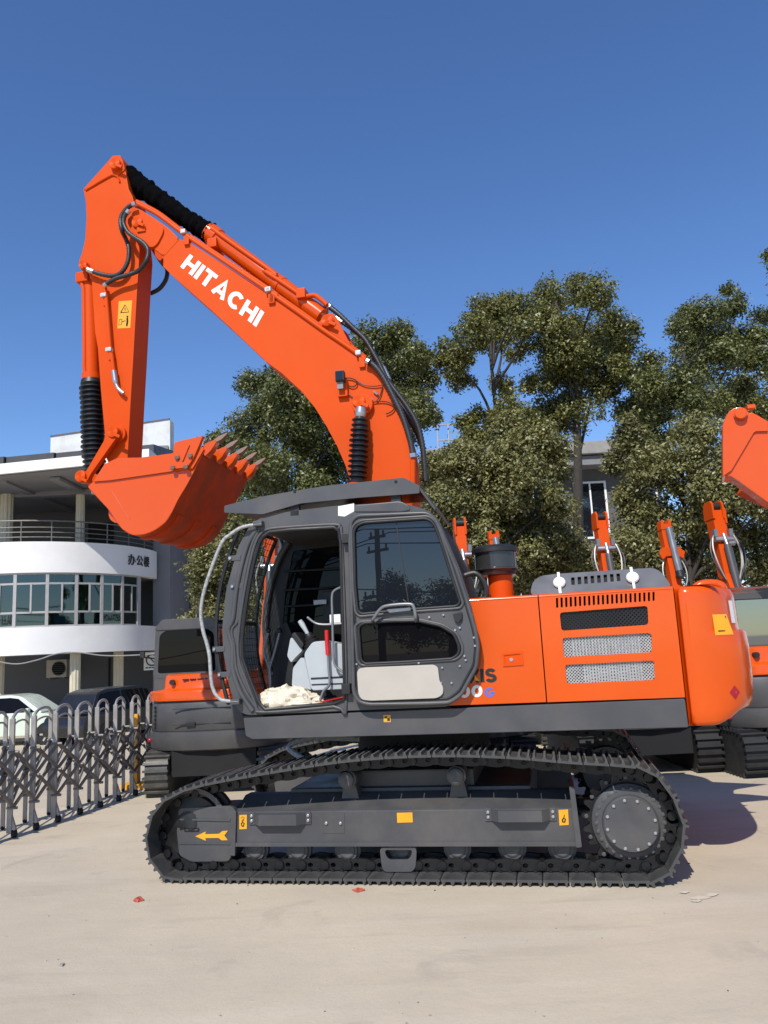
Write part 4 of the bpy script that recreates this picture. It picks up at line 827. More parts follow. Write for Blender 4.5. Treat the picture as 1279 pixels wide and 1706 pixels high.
for v0 in (K0-.05, K1+.0): 
    SC = MB().prism(fillet(tr(C2, scut, K0), .012), v0, v0+.05).build('side_cutter', 'orange2', BK, bevel=.008)
    if v0 < 0:
        a = tr3(C2, [(762,572),(722,668)], v0-.006); MB().bar(a[0], a[1], .018, .014, up=(0, 1, 0)).build('cutter_rib', 'orange2', SC, bevel=.003)
        for p in ((695,650),(772,638),(668,710),(746,704)):
            q = mp(*C2(*p), v0); MB().lathe((q.x, v0, q.z), (q.x, v0-1, q.z), [(0, .026), (.018, .026), (.022, .018), (.022, .002)], 6).build('bolt', 'tooth', SC, smooth=20)
tv = K0+.06
tb = [Vector((p.x, 0, p.z)) for p in tr3(C2, [(852,612),(868,576),(922,548),(938,556),(905,612),(872,648)], tv)]
tt = [Vector((p.x, 0, p.z)) for p in tr3(C2, [(922,546),(950,524),(988,503),(994,508),(965,544),(938,562)], tv)]
for k in range(5):
    v = tv+k*(2*(-tv))/4
    mb = MB(); wd_ = [.06, .06, .045, .04, .05, .06]; mb.add([(p.x, v-w, p.z) for p, w in zip(tb, wd_)]+[(p.x, v+w, p.z) for p, w in zip(tb, wd_)], [tuple(range(6)), tuple(range(11, 5, -1))]+[(i, 6+i, 6+(i+1) % 6, (i+1) % 6) for i in range(6)])
    AD = mb.build('tooth_adapter', 'orange2', BK, bevel=.006)
    mb = MB(); wd_ = [.046, .036, .018, .016, .034, .048]; mb.add([(p.x, v-w, p.z) for p, w in zip(tt, wd_)]+[(p.x, v+w, p.z) for p, w in zip(tt, wd_)], [tuple(range(6)), tuple(range(11, 5, -1))]+[(i, 6+i, 6+(i+1) % 6, (i+1) % 6) for i in range(6)])
    mb.build('tooth', 'tooth', AD, bevel=.004)
# ---- arm cylinder on top of the boom
e0 = mp(*C1(325,120), 0); s0_ = mp(*C1(440,240), 0); s1_ = mp(*C1(890,530), 0); e1 = mp(*C3(352,318), 0); d = (e1-s1_).normalized(); LB = (e1-s1_).length
AC = MB().lathe(s1_-d*.02, e1, [(0, .03), (.0, .115), (.14, .115), (.15, .098), (LB*.62, .098), (LB*.62+.01, .106), (LB*.62+.05, .106), (LB*.62+.06, .098), (LB, .098), (LB+.01, .03)], 28).build('arm_cylinder', 'orange2', EX, smooth=30)
MB().cyl(e0, s1_, .05, 14).build('piston_rod', 'chrome', AC)
sl2 = []; a0 = mp(*C1(385,175), 0); n2 = 46
for i in range(n2+1):
    t = i/n2; p = a0.lerp(s1_+d*.03, t); sag = math.sin(t*math.pi)*.035; sl2.append(p+Vector((0, 0, -sag)))
mb = MB(); rr = [(.118-.012*min(1, i/20))+.008*math.sin(i*1.7)+random.uniform(-.012, .012) for i in range(n2+1)]; rr[0] = .09; mb.tube(sl2, rr, 26)
for i in range(len(mb.v)): x, y, z = mb.v[i]; mb.v[i] = (x+random.uniform(-.009, .009), y+random.uniform(-.009, .009), z+random.uniform(-.009, .009))
SLV = mb.build('fabric_sleeve', 'cloth', AC, smooth=80)
mb = MB(); a = mp(*C1(395,265), 0); mb.tube([mp(*C1(400,180), 0), mp(*C1(425,280), 0), mp(*C1(460,330), 0)], [.10, .07, .03], 14); mb.build('sleeve_end', 'cloth', AC, smooth=80)
pth = cat([mp(*p, -.10) for p in (C1(895,500), C1(925,520), C1(1000,575), C1(1279,775), C3(0,40), C3(100,105), C3(195,170), C3(225,195), C3(262,190), C3(300,186), C3(335,210), C3(372,242))], 4); MB().tube(pth, .026, 10).build('cylinder_pipe', 'orange', AC, smooth=60)
q = mp(*C3(222,178), -.1); MB().box((q.x-.05, -.15, q.z-.06), (q.x+.05, .0, q.z+.05)).build('pipe_block', 'orange', AC, bevel=.012)
q = mp(*C1(905,590), -.1); MB().box((q.x-.06, -.13, q.z-.05), (q.x+.05, .1, q.z+.06)).build('pipe_block', 'orange', AC, bevel=.012)
# pipes along the boom
for dv_, dy in ((-.03, 0), (.05, -12), (.16, -6)):
    pth = cat([mp(*p, VB+.02+dv_) for p in (C1(452,352+dy), C1(520,385+dy), C1(600,432+dy), C1(740,538+dy), C1(1000,712+dy), C1(1279,900+dy), C3(30,165+dy), C3(200,284+dy), C3(340,384+dy), C3(450,458+dy), C3(560,535+dy), C3(600,568+dy))], 4); MB().tube(pth, .024, 8).build('boom_pipe', 'orange', BO, smooth=60)
for p in (C1(735,525), C1(1238,866), C3(25,158), C3(560,531)):
    q = mp(*p, VB-.01); CLM = MB().box((q.x-.028, VB-.055, q.z-.024), (q.x+.028, VB+.05, q.z+.024)).build('pipe_clamp', 'fin', BO, bevel=.008)
    q2 = q+Vector((.03, 0, -.09)); MB().box((q2.x-.03, VB-.03, q2.z-.06), (q2.x+.03, VB+.04, q2.z+.06)).build('clamp_stand', 'orange', BO, bevel=.006)
def ribbed(pts, v, r, par=BO, fit=(True, True)):
    P_ = [mp(*C3(*p), v if not isinstance(v, list) else v[i]) for i, p in enumerate(pts)]; pp = cat(P_, 12)
    HO = MB().tube(pp, [r if i % 2 else r*.78 for i in range(len(pp))], 10).build('boom_hose', 'hose', par, smooth=80)
    for on, e, f_ in ((fit[0], pp[0], pp[4]), (fit[1], pp[-1], pp[-5])):
        if on: MB().cyl(e+(e-f_)*.8, f_, r*1.06, 8).build('hose_fitting', 'chrome', HO, smooth=20)
ribbed([(375,245),(440,296),(530,382),(595,445),(645,525),(690,610),(725,680),(780,755),(850,850),(905,945),(935,1060),(948,1180),(955,1290)], -.06, .030, fit=(True, False))
ribbed([(440,330),(520,385),(590,440),(630,500),(655,560),(690,600)], .08, .026)
ribbed([(612,578),(650,600),(700,662),(760,775),(815,890),(852,1000),(872,1080),(880,1135)], VB-.05, .032)
ribbed([(660,600),(720,690),(790,800),(850,900),(910,1010),(940,1110),(948,1220)], .12, .03, fit=(True, False))
pth = [mp(*C3(*p), VB-.05) for p in ((880,1160),(880,1290),(860,1500))]; MB().tube(pth, .026, 8).build('boom_pipe', 'orange', BO)
pth = [mp(*C3(*p), .0) for p in ((700,612),(735,690))]; MB().cyl(pth[0], pth[1], .034, 8).build('hose_fitting', 'chrome', BO)
# work light and its cables
q = mp(*C3(447,668), VB-.10); WL = MB().box((q.x-.042, VB-.13, q.z-.05), (q.x+.048, VB-.05, q.z+.06)).build('work_light', 'black', EX, bevel=.012)
MB().box((q.x-.032, VB-.133, q.z-.04), (q.x+.038, VB-.128, q.z+.05)).build('lamp_lens', 'darkglass', WL)
MB().box((q.x-.03, VB-.10, q.z-.12), (q.x+.03, VB-.08, q.z-.05)).build('lamp_bracket', 'greylight', WL)
q2 = mp(*C3(470,745), VB); MB().box((q2.x-.055, VB-.05, q2.z-.08), (q2.x+.05, VB, q2.z+.10)).build('lamp_base', 'orange', WL, bevel=.008)
for pts in ([(470,676),(510,675),(545,690),(545,715),(520,727),(490,715)], [(545,690),(590,715),(650,722),(700,715)], [(700,722),(685,780),(660,815)], [(620,820),(690,812),(740,820),(770,845),(755,872),(720,888)], [(490,765),(530,790)]):
    MB().tube([mp(*C3(p.x, p.y), VB-.02) for p in cat([Vector((*p, 0)) for p in pts], 5)], .006, 5).build('lamp_cable', 'black', WL)
for a, b in (((648,752),(672,772)), ((622,792),(640,806))): MB().cyl(mp(*C3(*a), VB-.02), mp(*C3(*b), VB-.02), .012, 6).build('cable_clip', 'chrome', BO)
# ---- plastic bag on the cab sill
from mathutils import noise as mno
mb = MB(); mb.sphere((0, 0, 0), 1, 34); V = []
for x, y, z in mb.v:
    p = Vector((x*1.2, y*1.2, z*.8)); r1 = 1-abs(mno.noise(p*1.7+Vector((3, 1, 7))))*1.1; r2 = 1-abs(mno.noise(p*4.2+Vector((1, 5, 2))))*1.2; r3 = 1-abs(mno.noise(p*9))
    k = .52+.40*r1+.26*r2+.09*r3; zz = max(-.42, z*k*(1-.35*max(0, x))+.12*mno.noise(p*2)); V.append((x*k*.25*(1+.25*(z < 0)), y*k*.16, (zz+.42)*.125))
mb.v = V; BAG = mb.build('plastic_bag', 'bag', None, smooth=32)
sill = mp(*C4(412, 1022), -1.22); BAG.location = OO+NU*sill.x+NV*sill.y+Vector((0, 0, sill.z-.01)); BAG.rotation_euler = (0, 0, -TH)
tag(BAG, 'crumpled cream plastic bag lying on the sill of the open cab doorway', 'bag')
# ================================================================== compact excavators parked in a row behind
GRP = 'compact excavators parked in a row behind'
def compact(pose):
    r = empty('compact_excavator', (0, 0, 0), 0, '', 'excavator', GRP)
    for sx in (-1, 1):
        x0, x1 = sorted((sx*.57, sx*.90)); lp = fillet([(-.97, .02), (1.25, .02), (1.25, .54), (-.97, .54)], .24, 6)
        mb = MB(); n = len(lp); mb.add([(x0+.02, y, z) for y, z in lp]+[(x1-.02, y, z) for y, z in lp], [tuple(range(n)), tuple(range(2*n-1, n-1, -1))]+[(i, n+i, n+(i+1) % n, (i+1) % n) for i in range(n)])
        cyc = [Vector((0, a, b)) for a, b in lp]; per = sum((cyc[(i+1) % n]-cyc[i]).length for i in range(n)); m = 60; s = 0; i = 0; acc = 0
        for k in range(m):
            t = per*k/m
            while acc+(cyc[(i+1) % n]-cyc[i]).length < t: acc += (cyc[(i+1) % n]-cyc[i]).length; i += 1
            d = (cyc[(i+1) % n]-cyc[i]); p = cyc[i]+d.normalized()*(t-acc); nn = Vector((0, d.z, -d.y)).normalized()
            mb.bar(Vector((x0, p.y, p.z))+nn*.012, Vector((x1, p.y, p.z))+nn*.012, .03, .05, up=nn)
        mb.build('track', 'steel', r, smooth=25)
    MB().box((-.55, -.9, .25), (.55, .9, .6)).build('undercarriage', 'matt', r)
    MB().cyl((0, 0, .5), (0, 0, .72), .42, 28).build('slewing_ring', 'matt', r)
    plan = [(-.95, .3), (-.95, -.45), (-.90, -.72), (-.72, -.90), (-.4, -1.0), (0, -1.03), (.4, -1.0), (.72, -.90), (.90, -.72), (.95, -.45), (.95, .3)]
    def loft(levels, name, m, bevel=0):
        mb = MB(); n = len(plan); V = []
        for z, ins in levels: V += [(x*(1-ins), y+(ins*.9 if y < 0 else 0), z) for x, y in plan]
        Fq = [(i*n+k, i*n+(k+1) % n, (i+1)*n+(k+1) % n, (i+1)*n+k) for i in range(len(levels)-1) for k in range(n)]
        mb.add(V, Fq+[tuple(range(n-1, -1, -1)), tuple((len(levels)-1)*n+k for k in range(n))]); return mb.build(name, m, r, smooth=40)
    CWt = loft([(.56, .10), (.58, .04), (.64, .015), (.74, 0), (.80, .005), (.812, .03)], 'bumper', 'grey')
    for x, y in ((-.90, -.70), (.74, -.89)):
        MB().sphere((x, y, .70), .035, 6).build('reflector', 'reddark', CWt)
    BD = loft([(.815, .035), (.83, .025), (1.15, .035), (1.19, .05)], 'rear_cover', 'grey')
    for k in range(6): MB().bar((-.925, -.35, .86+.052*k), (-.80, -.80, .86+.052*k), .02, .03).build('vent_slat', 'matt', BD)
    MB().box((-.5, -1.005, .9), (.25, -.985, .905)).box((-.5, -1.005, 1.1), (.25, -.985, 1.105)).build('panel_groove', 'matt', BD)
    MB().box((-.33, -1.02, .88), (-.21, -.98, .93)).build('latch', 'black', BD, bevel=.005)
    HO_ = loft([(1.195, .03), (1.205, .01), (1.31, .005), (1.33, .02), (1.345, .10), (1.36, .115), (1.52, .125), (1.54, .15)], 'engine_hood', 'orange2')
    for k in range(9): MB().box((-.05+.1*k-.35, -.915, 1.46-.0), (.03+.1*k-.35, -.86, 1.475)).build('hood_slot', 'matt', HO_)
    MB().cyl((-.55, -.80, 1.44), (-.55, -.88, 1.44), .035, 12).build('filler_cap', 'black', HO_)
    # cab on the left: frame, roof and glass
    CBc = MB().box((-.84, -.74, 1.2), (.06, .85, 1.54)).build('cab', 'grey', r, bevel=.03)
    prf = fillet([(-.84, 1.5), (-.81, 2.14), (-.72, 2.26), (-.06, 2.26), (.04, 2.14), (.06, 1.5)], .06)
    inn_ = fillet([(-.78, 1.56), (-.755, 2.06), (-.68, 2.12), (-.10, 2.12), (-.02, 2.06), (0, 1.56)], .04)
    for y in (-.745, .80): MB().holes(prf, [inn_], y, y+.05).build('cab_frame', 'grey', CBc, smooth=30)
    MB().prism(fillet([(-.78, 2.13), (-.83, 2.14), (-.72, 2.27), (-.06, 2.27), (.05, 2.14), (0, 2.13)], .04), -.76, .92).build('cab_roof', 'grey', CBc, bevel=.02)
    MB().prism(inn_, -.735, -.73).build('rear_window', 'blackglass' if pose == 'A' else 'paleglass', CBc, smooth=0)
    MB().prism(inn_, .82, .825).build('front_window', 'paleglass', CBc, smooth=0)
    for x in (-.835, .03): MB().add([(x, -.70, 1.56), (x, .8, 1.56), (x*.97, .8, 2.12), (x*.97, -.70, 2.12)], [(0, 1, 2, 3)]).build('side_window', 'paleglass', CBc, smooth=0)
    MB().box((-.65, -.4, 1.5), (-.2, .0, 1.62)).box((-.65, -.45, 1.6), (-.2, -.3, 2.0)).build('seat', 'seat', CBc, bevel=.03)
    MB().tube([(-.84, -.5, 1.75), (-1.0, -.6, 1.78), (-1.05, -.62, 1.8)], .01, 6).box((-1.06, -.64, 1.78), (-1.0, -.6, 1.86)).build('mirror', 'black', CBc)
    # boom raised away from the photographer
    bx = .35
    if pose == 'A':
        mb = MB(); mb.bar((bx, .75, 1.2), (bx, 1.45, 2.55), .20, .28, up=(0, -1, 0)); mb.bar((bx, 1.44, 2.45), (bx, 1.58, 3.2), .18, .24, up=(0, -1, 0)); BM_ = mb.build('boom', 'orange', r, bevel=.01)
        AM = MB().bar((bx, 1.56, 3.02), (bx, 1.66, 3.62), .175, .26, up=(0, -1, 0)).build('arm', 'orange', r, bevel=.01)
        for sx in (-1, 1): MB().prism([(1.48, 3.5), (1.82, 3.5), (1.80, 3.74), (1.74, 3.79), (1.56, 3.79), (1.50, 3.74)], bx+sx*.082-.016, bx+sx*.082+.016, map=lambda u, v, w: (v, u, w)).build('fork_ear', 'orange', AM, bevel=.006)
        MB().cyl((bx-.068, 1.60, 3.70), (bx+.068, 1.60, 3.70), .06, 16).build('pin_roller', 'black', AM)
        MB().cyl((bx-.14, 1.42, 3.16), (bx+.14, 1.42, 3.16), .04, 14).build('pivot_pin', 'chrome', AM)
        CYL = MB().cyl((bx+.02, 1.20, 2.35), (bx+.01, 1.36, 3.06), .055, 16).build('arm_cylinder', 'grey', r)
        MB().cyl((bx+.01, 1.36, 3.06), (bx, 1.42, 3.24), .032, 12).build('piston_rod', 'chrome', CYL)
        for sx in (-1, 1):
            for o_ in (0, .045): MB().tube(cat([Vector((bx+sx*.10, 1.3, 2.5)), Vector((bx+sx*(.18+o_), 1.32, 2.75)), Vector((bx+sx*(.21+o_), 1.38, 3.02)), Vector((bx+sx*.15, 1.45, 3.24)), Vector((bx+sx*.10, 1.5, 3.16))], 5), .013, 6).build('boom_hose', 'inox' if o_ == 0 else 'hose', BM_)
            MB().box((bx+sx*.12-.03, 1.40, 3.2), (bx+sx*.12+.03, 1.5, 3.32)).build('hose_block', 'greylight', AM, bevel=.008)
    else:
        mb = MB(); mb.bar((bx, .75, 1.2), (bx, 1.2, 2.6), .24, .3, up=(0, -1, 0)); mb.bar((bx, 1.18, 2.5), (bx-.03, 1.42, 4.0), .2, .22, up=(0, -1, 0)); BM_ = mb.build('boom', 'orange', r, bevel=.01)
        mb = MB(); mb.prism([(bx-.28, 3.40), (bx-.22, 3.28), (bx-.14, 3.34), (bx+.10, 3.34), (bx+.20, 3.28), (bx+.25, 3.42), (bx+.12, 3.52), (bx-.2, 3.52)], 1.16, 1.22).build('boom_bracket', 'orange', BM_, bevel=.008)
        MB().prism([(bx-.14, 3.9), (bx+.08, 3.9), (bx+.08, 4.07), (bx+.03, 4.1), (bx+.01, 4.0), (bx-.07, 4.0), (bx-.09, 4.1), (bx-.14, 4.07)], 1.28, 1.5).build('boom_fork', 'orange', BM_, bevel=.006)
        CYL = MB().cyl((bx+.03, 1.02, 3.0), (bx-.01, 1.22, 3.92), .068, 16).build('arm_cylinder', 'greylight', r)
        MB().cyl((bx+.035, 1.0, 2.9), (bx+.03, 1.03, 3.02), .085, 16).build('cylinder_head', 'black', CYL)
        for sx in (-1, 1): MB().tube(cat([Vector((bx+sx*.11, 1.15, 2.6)), Vector((bx+sx*.22, 1.15, 2.85)), Vector((bx+sx*.23, 1.2, 3.1)), Vector((bx+sx*.14, 1.25, 3.36))], 5), .014, 6).build('boom_hose', 'inox', BM_)
    return r
def put(o, px, py, y, dx, rz, label, cy=0):
    q = wp(px, py, y); o.location = (q.x+dx, cy or y, gz(q.x+dx, cy or y)); o.rotation_euler = (0, 0, rz); o['label'] = label; return o
kA = compact('A')
put(kA, 372, 1255, 10.0, -.21, rad(-2), 'compact excavator with dark rear window and red reflectors, left of the open cab', cy=11.45)
put(copy_tree(kA), 765, 880, 13.0, -.36, 0, 'compact excavator whose boom rises just right of the open door, before the dark intake bowl', cy=11.2)
put(copy_tree(kA), 995, 870, 13.1, -.35, 0, 'compact excavator whose boom rises above the slotted grey hood cover', cy=11.3)
put(copy_tree(kA), 1189, 850, 13.2, -.35, rad(1), 'compact excavator whose tall boom rises behind the rounded orange counterweight', cy=11.4)
kR = put(copy_tree(kA), 1352, 1100, 9.6, 0, rad(3), 'compact excavator cut off by the right edge, with pale glass and louvred corner', cy=10.8)
for ch in kR.children_recursive:
    if ch.name.startswith('rear_window'): ch.data = ch.data.copy(); ch.data.materials[0] = M['paleglass']
for r_ in list(bpy.data.objects):
    if r_.get('category') == 'excavator' and r_.name.startswith('compact_excavator.'):
        for ch in r_.children:
            if ch.name.startswith('track'): ch.material_slots[0].link = 'OBJECT'; ch.material_slots[0].material = M['trackshade']  # tracks of these copies get their shade as a darker colour
kB = compact('B')
put(kB, 824, 900, 16.2, -.33, 0, 'farther compact excavator with pale arm cylinder behind the intake bowl', cy=14.9)
put(copy_tree(kB), 1112, 880, 16.0, -.30, rad(2), 'farther compact excavator with pale arm cylinder right of the grey hood cover', cy=14.7)
# ================================================================== big excavator reaching in from the right
E2 = empty('excavator', (9.3, 10.4, 0), -TH, 'large excavator at the right edge, only its raised orange arm end in view', 'excavator')
CA = C(1150, 660, 7.752); YA = 9.0
N2 = Vector((math.sin(rad(21)), math.cos(rad(21)), 0)); P2 = wp(1240, 720, YA)
def ap_(pts, y=YA):
    out = []
    for p in pts:
        d = ray(*CA(*p)); out.append(CAM+d*((P2+N2*(y-YA)-CAM).dot(N2)/d.dot(N2)))
    return out
def local2(p): d = Vector(p)-Vector(E2.location); return Vector((d.dot(NU), d.dot(NV), d.z))
def plate(pts, y0, th, name, m, par, bevel=.01):
    P_ = ap_(pts, y0); n = len(P_); mb = MB(); mb.add([local2(p) for p in P_]+[local2(p+N2*th) for p in P_], [tuple(range(n)), tuple(range(2*n-1, n-1, -1))]+[(i, n+i, n+(i+1) % n, (i+1) % n) for i in range(n)])
    return mb.build(name, m, par, bevel=bevel, smooth=25)
A2 = plate([(412,372),(430,322),(462,250),(500,195),(560,155),(640,138),(705,152),(740,195),(760,216),(800,212),(860,240),(1000,322),(1500,560),(2600,1080),(2900,1500),(2600,1900),(1900,1950),(1000,1372),(620,1095),(520,1032),(440,1028),(412,1060)], YA, .42, 'arm', 'orange2', E2)
plate([(418,374),(436,324),(466,254),(504,198),(562,160),(640,144),(700,158),(735,200),(760,221),(800,217),(858,245),(1000,330),(1000,452),(850,455),(820,470),(530,960),(440,1020),(418,1040)], YA-.03, .03, 'head_plate', 'orange2', A2, bevel=.008)
q = local2(ap_([(648,238)], YA-.03)[0]); mb = MB(); dn = Vector((-math.sin(-TH)*-1, -math.cos(TH), 0)); nrm = local2(Vector(E2.location)-N2); mb.lathe(q, q+nrm, [(0, .078), (.03, .078), (.03, .068), (.07, .068), (.075, .06), (.076, .01)], 26); mb.build('pin', 'orange2', A2, smooth=30)
q = local2(ap_([(770,150)], YA+.05)[0]); MB().box(q-Vector((.04, .05, .02)), q+Vector((.05, .05, .03))).build('grease_fitting', 'orange2', A2, bevel=.01)
P_ = [Vector((-4.0, 0, 3.6)), Vector((-3.2, 0, 4.9)), Vector((-2.2, 0, 4.9)), Vector((.1, 0, 1.7))]
mb = MB()
for a, b in zip(P_, P_[1:]): mb.bar(a, b, .5, .75, up=(0, 1, 0))
mb.build('boom', 'orange', E2, bevel=.01)
for ch in list(EX.children):
    if ch.name.split('.')[0] not in ('arm', 'boom', 'bucket', 'bucket_cylinder', 'boom_cylinder', 'arm_cylinder', 'bucket_link', 'push_link', 'work_light', 'track_link'): copy_tree(ch, E2)
# ================================================================== retractable gate
GA = empty('retractable_gate', tuple(gp(51.6, 1377)), 0, 'stainless steel retractable gate of arched frames and crossed bars, left side of the yard', 'gate')
g0 = Vector(GA.location)
fpx = [-58, -22, 15, 52, 89, 126, 160, 191, 219, 246, 270]; rpx = [-32, 4, 41, 81, 114, 148, 177, 205, 231, 257, 280]
front = [gp(p, 1396-.345*(p-15)) for p in fpx]; rear = [gp(p, 1379-.318*(p-15)) for p in rpx]
GH = 1.30
fr_list = []
for a, b in zip(front, rear):
    A_ = a-g0; B_ = b-g0; h = Vector((0, 0, GH-.10)); d = (B_-A_)
    FRm = MB().bar(A_+Vector((0, 0, .05)), A_+h, .05, .07, up=d).build('gate_post', 'inox', GA, bevel=.006)
    MB().bar(B_+Vector((0, 0, .03)), B_+h, .042, .055, up=d).build('gate_post', 'inox', GA, bevel=.006)
    ar_ = [A_+h-Vector((0, 0, .02))]+[A_.lerp(B_, t)+Vector((0, 0, GH-.10+.062*(1-abs(2*t-1)**3))) for t in (0.02, .06, .12, .22, .36, .5, .64, .78, .88, .94, .98)]+[B_+h-Vector((0, 0, .02))]
    mb = MB()
    mb.tube(ar_, .017, 8); mb.build('arch', 'inox', GA, smooth=60)
    ar2 = [A_.lerp(B_, t)+Vector((0, 0, GH-.20+.055*(1-abs(2*t-1)**3))) for t in (0.02, .06, .12, .22, .36, .5, .64, .78, .88, .94, .98)]; MB().tube(ar2, .011, 6).build('arch', 'inox', GA, smooth=60)
    WH = MB(); w_ = A_+Vector((.05, 0, .06)); WH.cyl(w_-Vector((.015, .015, .02)), w_+Vector((.015, .015, -.02)), .04, 14); WH.build('wheel', 'tyre', GA)
    MB().bar(A_+Vector((0, 0, .26)), w_+Vector((.02, -.02, .02)), .02, .03).build('wheel_fork', 'inox', GA)
    WH = MB(); w_ = B_+Vector((0, 0, .06)); WH.cyl(w_-Vector((.015, 0, .03)), w_+Vector((.015, 0, -.03)), .03, 12); WH.build('wheel', 'tyre', GA)
for row, m in ((front, 'inoxdark'), (rear, 'inoxdark')):
    for a, b in zip(row, row[1:]):
        A_ = a-g0; B_ = b-g0
        for z0, z1 in ((.30, .58), (.58, .30), (.58, .86), (.86, .58)):
            o_ = Vector((.03, 0, 0)) if z0 < z1 else Vector((.045, 0, 0))
            MB().bar(A_+Vector((0, 0, z0))+o_, B_+Vector((0, 0, z1))+o_, .02, .034).build('lattice_bar', m, GA, bevel=.004)
        for z in (.30, .58, .86): MB().cyl(A_+Vector((-.02, -.03, z)), A_+Vector((.09, -.03, z)), .015, 8).build('lattice_joint', 'inoxdark', GA)
for i, (a, b) in enumerate(zip(front, rear[0:])):
    A_ = a-g0; B_ = b-g0
    for z0, z1 in ((.30, .62), (.58, .88)):
        MB().bar(A_+Vector((0, 0, z0)), B_+Vector((0, 0, z1)), .018, .03).build('cross_bar', 'inoxdark', GA, bevel=.004)
# yellow barrier stand
q = gp(226, 1312); YB = empty('barrier_post', tuple(q), 0, 'slim yellow barrier post on a low stand behind the gate', 'post')
MB().box((-.03, -.03, .05), (.03, .03, 1.0)).build('post', 'yellow', YB, bevel=.008); MB().box((-.17, -.17, 0), (.17, .17, .06)).build('stand', 'yellow', YB, bevel=.01)
# ================================================================== cars
def car(m, loc, rz, label, L=4.3, h=1.5):
    r = empty('parked_car', loc, rz, label, 'car')
    lo = fillet([(-L/2, .30), (-L/2-.03, .62), (-L/2+.08, .88), (-L*.30, .95), (L*.22, .97), (L*.40, .88), (L/2-.06, .70), (L/2, .45), (L/2-.05, .28)], .10, 4)
    wz = .32
    def arch(cx): return [(cx+.36*math.cos(rad(a)), wz+.36*math.sin(rad(a))) for a in range(-10, 191, 20)]
    mp_ = lambda u, v, w: (u, v, w)
    BDY = MB().prism(lo, -.86, .86).build('body', m, r, bevel=.05, seg=3)
    up = fillet([(-L*.44, .90), (-L*.36, h-.12), (-L*.28, h-.02), (L*.02, h), (L*.10, h-.06), (L*.27, .95)], .12, 4)
    mb = MB(); n = len(up); mb.add([(u, -.80+.16*(w-.9)/.6, w) for u, w in up]+[(u, .80-.16*(w-.9)/.6, w) for u, w in up], [tuple(range(n)), tuple(range(2*n-1, n-1, -1))]+[(i, n+i, n+(i+1) % n, (i+1) % n) for i in range(n)]); mb.build('roof', m, r, bevel=.03, seg=3)
    for sg in (-1, 1):
        for wi in ([(-L*.40, .97), (-L*.34, h-.16), (-L*.25, h-.10), (-L*.17, h-.09), (-L*.17, .98)], [(-L*.155, .98), (-L*.155, h-.09), (L*.02, h-.08), (L*.08, h-.12), (L*.21, .99)]):
            mb = MB(); mb.add([(u, sg*(.80-.16*(w-.9)/.6+.006), w) for u, w in wi], [tuple(range(len(wi)))]); mb.build('side_window', 'blackglass', r, smooth=0)
        for cx in (-L*.31, L*.31):
            mb = MB(); mb.cyl((cx, sg*.70, wz), (cx, sg*.872, wz), .37, 26); mb.build('wheel_arch', 'matt', r)
            W_ = MB().lathe((cx, sg*.66, wz), (cx, sg*9, wz), [(0, .02), (0, .32), (.22, .32), (.225, .23), (.21, .22), (.21, .02)], 28).build('wheel', 'tyre', r, smooth=30)
            for k in range(6):
                a = k*math.pi/3; MB().bar((cx, sg*.875, wz), (cx+.22*math.cos(a), sg*.88, wz+.22*math.sin(a)), .05, .02, up=(0, 1, 0)).build('rim_spoke', 'alu', W_)
        MB().box((-.5, sg*.868-.01, .80), (-.33, sg*.868+.01, .825)).build('door_handle', m, r, bevel=.004)
        MB().box((L*.16, sg*.95-.08, .98), (L*.16+.12, sg*.95+.08, 1.12)).build('wing_mirror', m, r, bevel=.03)
        MB().box((L/2-.12, sg*.62-.16, .66), (L/2-.02, sg*.62+.16, .78)).build('headlight', 'chrome', r, bevel=.02)
    return r
q = wp(98, 1215, 25.5); car('carwhite', (q.x-1.33, 25.5, gz(0, 25.5)), 0, 'pale green white car parked behind the gate, in front of the white building', h=1.52)
q = wp(192, 1190, 24.5); car('carblack', (q.x, 25.2, gz(0, 25)), rad(62), 'black car parked behind the gate, right of the pale car', L=4.5, h=1.62)
# ================================================================== office building on the left
def project(X):
    d = Vector(X)-CAM; z = d.dot(RF); return CX+F*d.dot(RX)/z, CY+F*d.dot(RD)/z
BC_ = Vector((-14, 32.4, 0)); BR = 4.5
def dr(phi, R=BR, z=0): return Vector((BC_.x+R*math.sin(phi), BC_.y-R*math.cos(phi), z))
def phi_at(px, z):
    lo, hi = -1.2, 1.30
    for _ in range(40):
        m = (lo+hi)/2
        if project(dr(m, BR, z))[0] < px: lo = m
        else: hi = m
    return lo
OB = empty('office_building', (BC_.x, BC_.y, 0), 0, 'white office building with a curved two storey front, window band and railing', 'building'); OBL = Vector(OB.location)
zA = wp(90, 1089, 28.1).z; zB = wp(90, 1043, 28.1).z; zC = wp(90, 952, 28.1).z; zD = wp(75, 901, 28.1).z; zG = gz(0, 33)
def ringwall(p0, p1, z0, z1, R0, R1, n, name, m, par=OB):
    mb = MB(); V = []
    for i in range(n+1):
        p = p0+(p1-p0)*i/n
        for R, z in ((R1, z0), (R1, z1), (R0, z1), (R0, z0)): V.append(dr(p, R, z)-OBL)
    Fq = [(i*4+k, i*4+(k+1) % 4, (i+1)*4+(k+1) % 4, (i+1)*4+k) for i in range(n) for k in range(4)]+[(3, 2, 1, 0), (n*4, n*4+1, n*4+2, n*4+3)]
    mb.add(V, Fq); return mb.build(name, m, par, smooth=40)
PH0, PH1 = rad(-95), rad(92)
ringwall(PH0, PH1, zA, zB, BR-.25, BR, 60, 'lower_band', 'wallwhite'); ringwall(PH0, PH1, zC, zD, BR-.25, BR, 60, 'upper_band', 'wallwhite')
for z, nm in ((zA+.02, 'floor_slab'), (zC+.02, 'ceiling_slab')): ringwall(PH0, PH1, z, z+.22, .1, BR-.26, 40, nm, 'wallgrey')
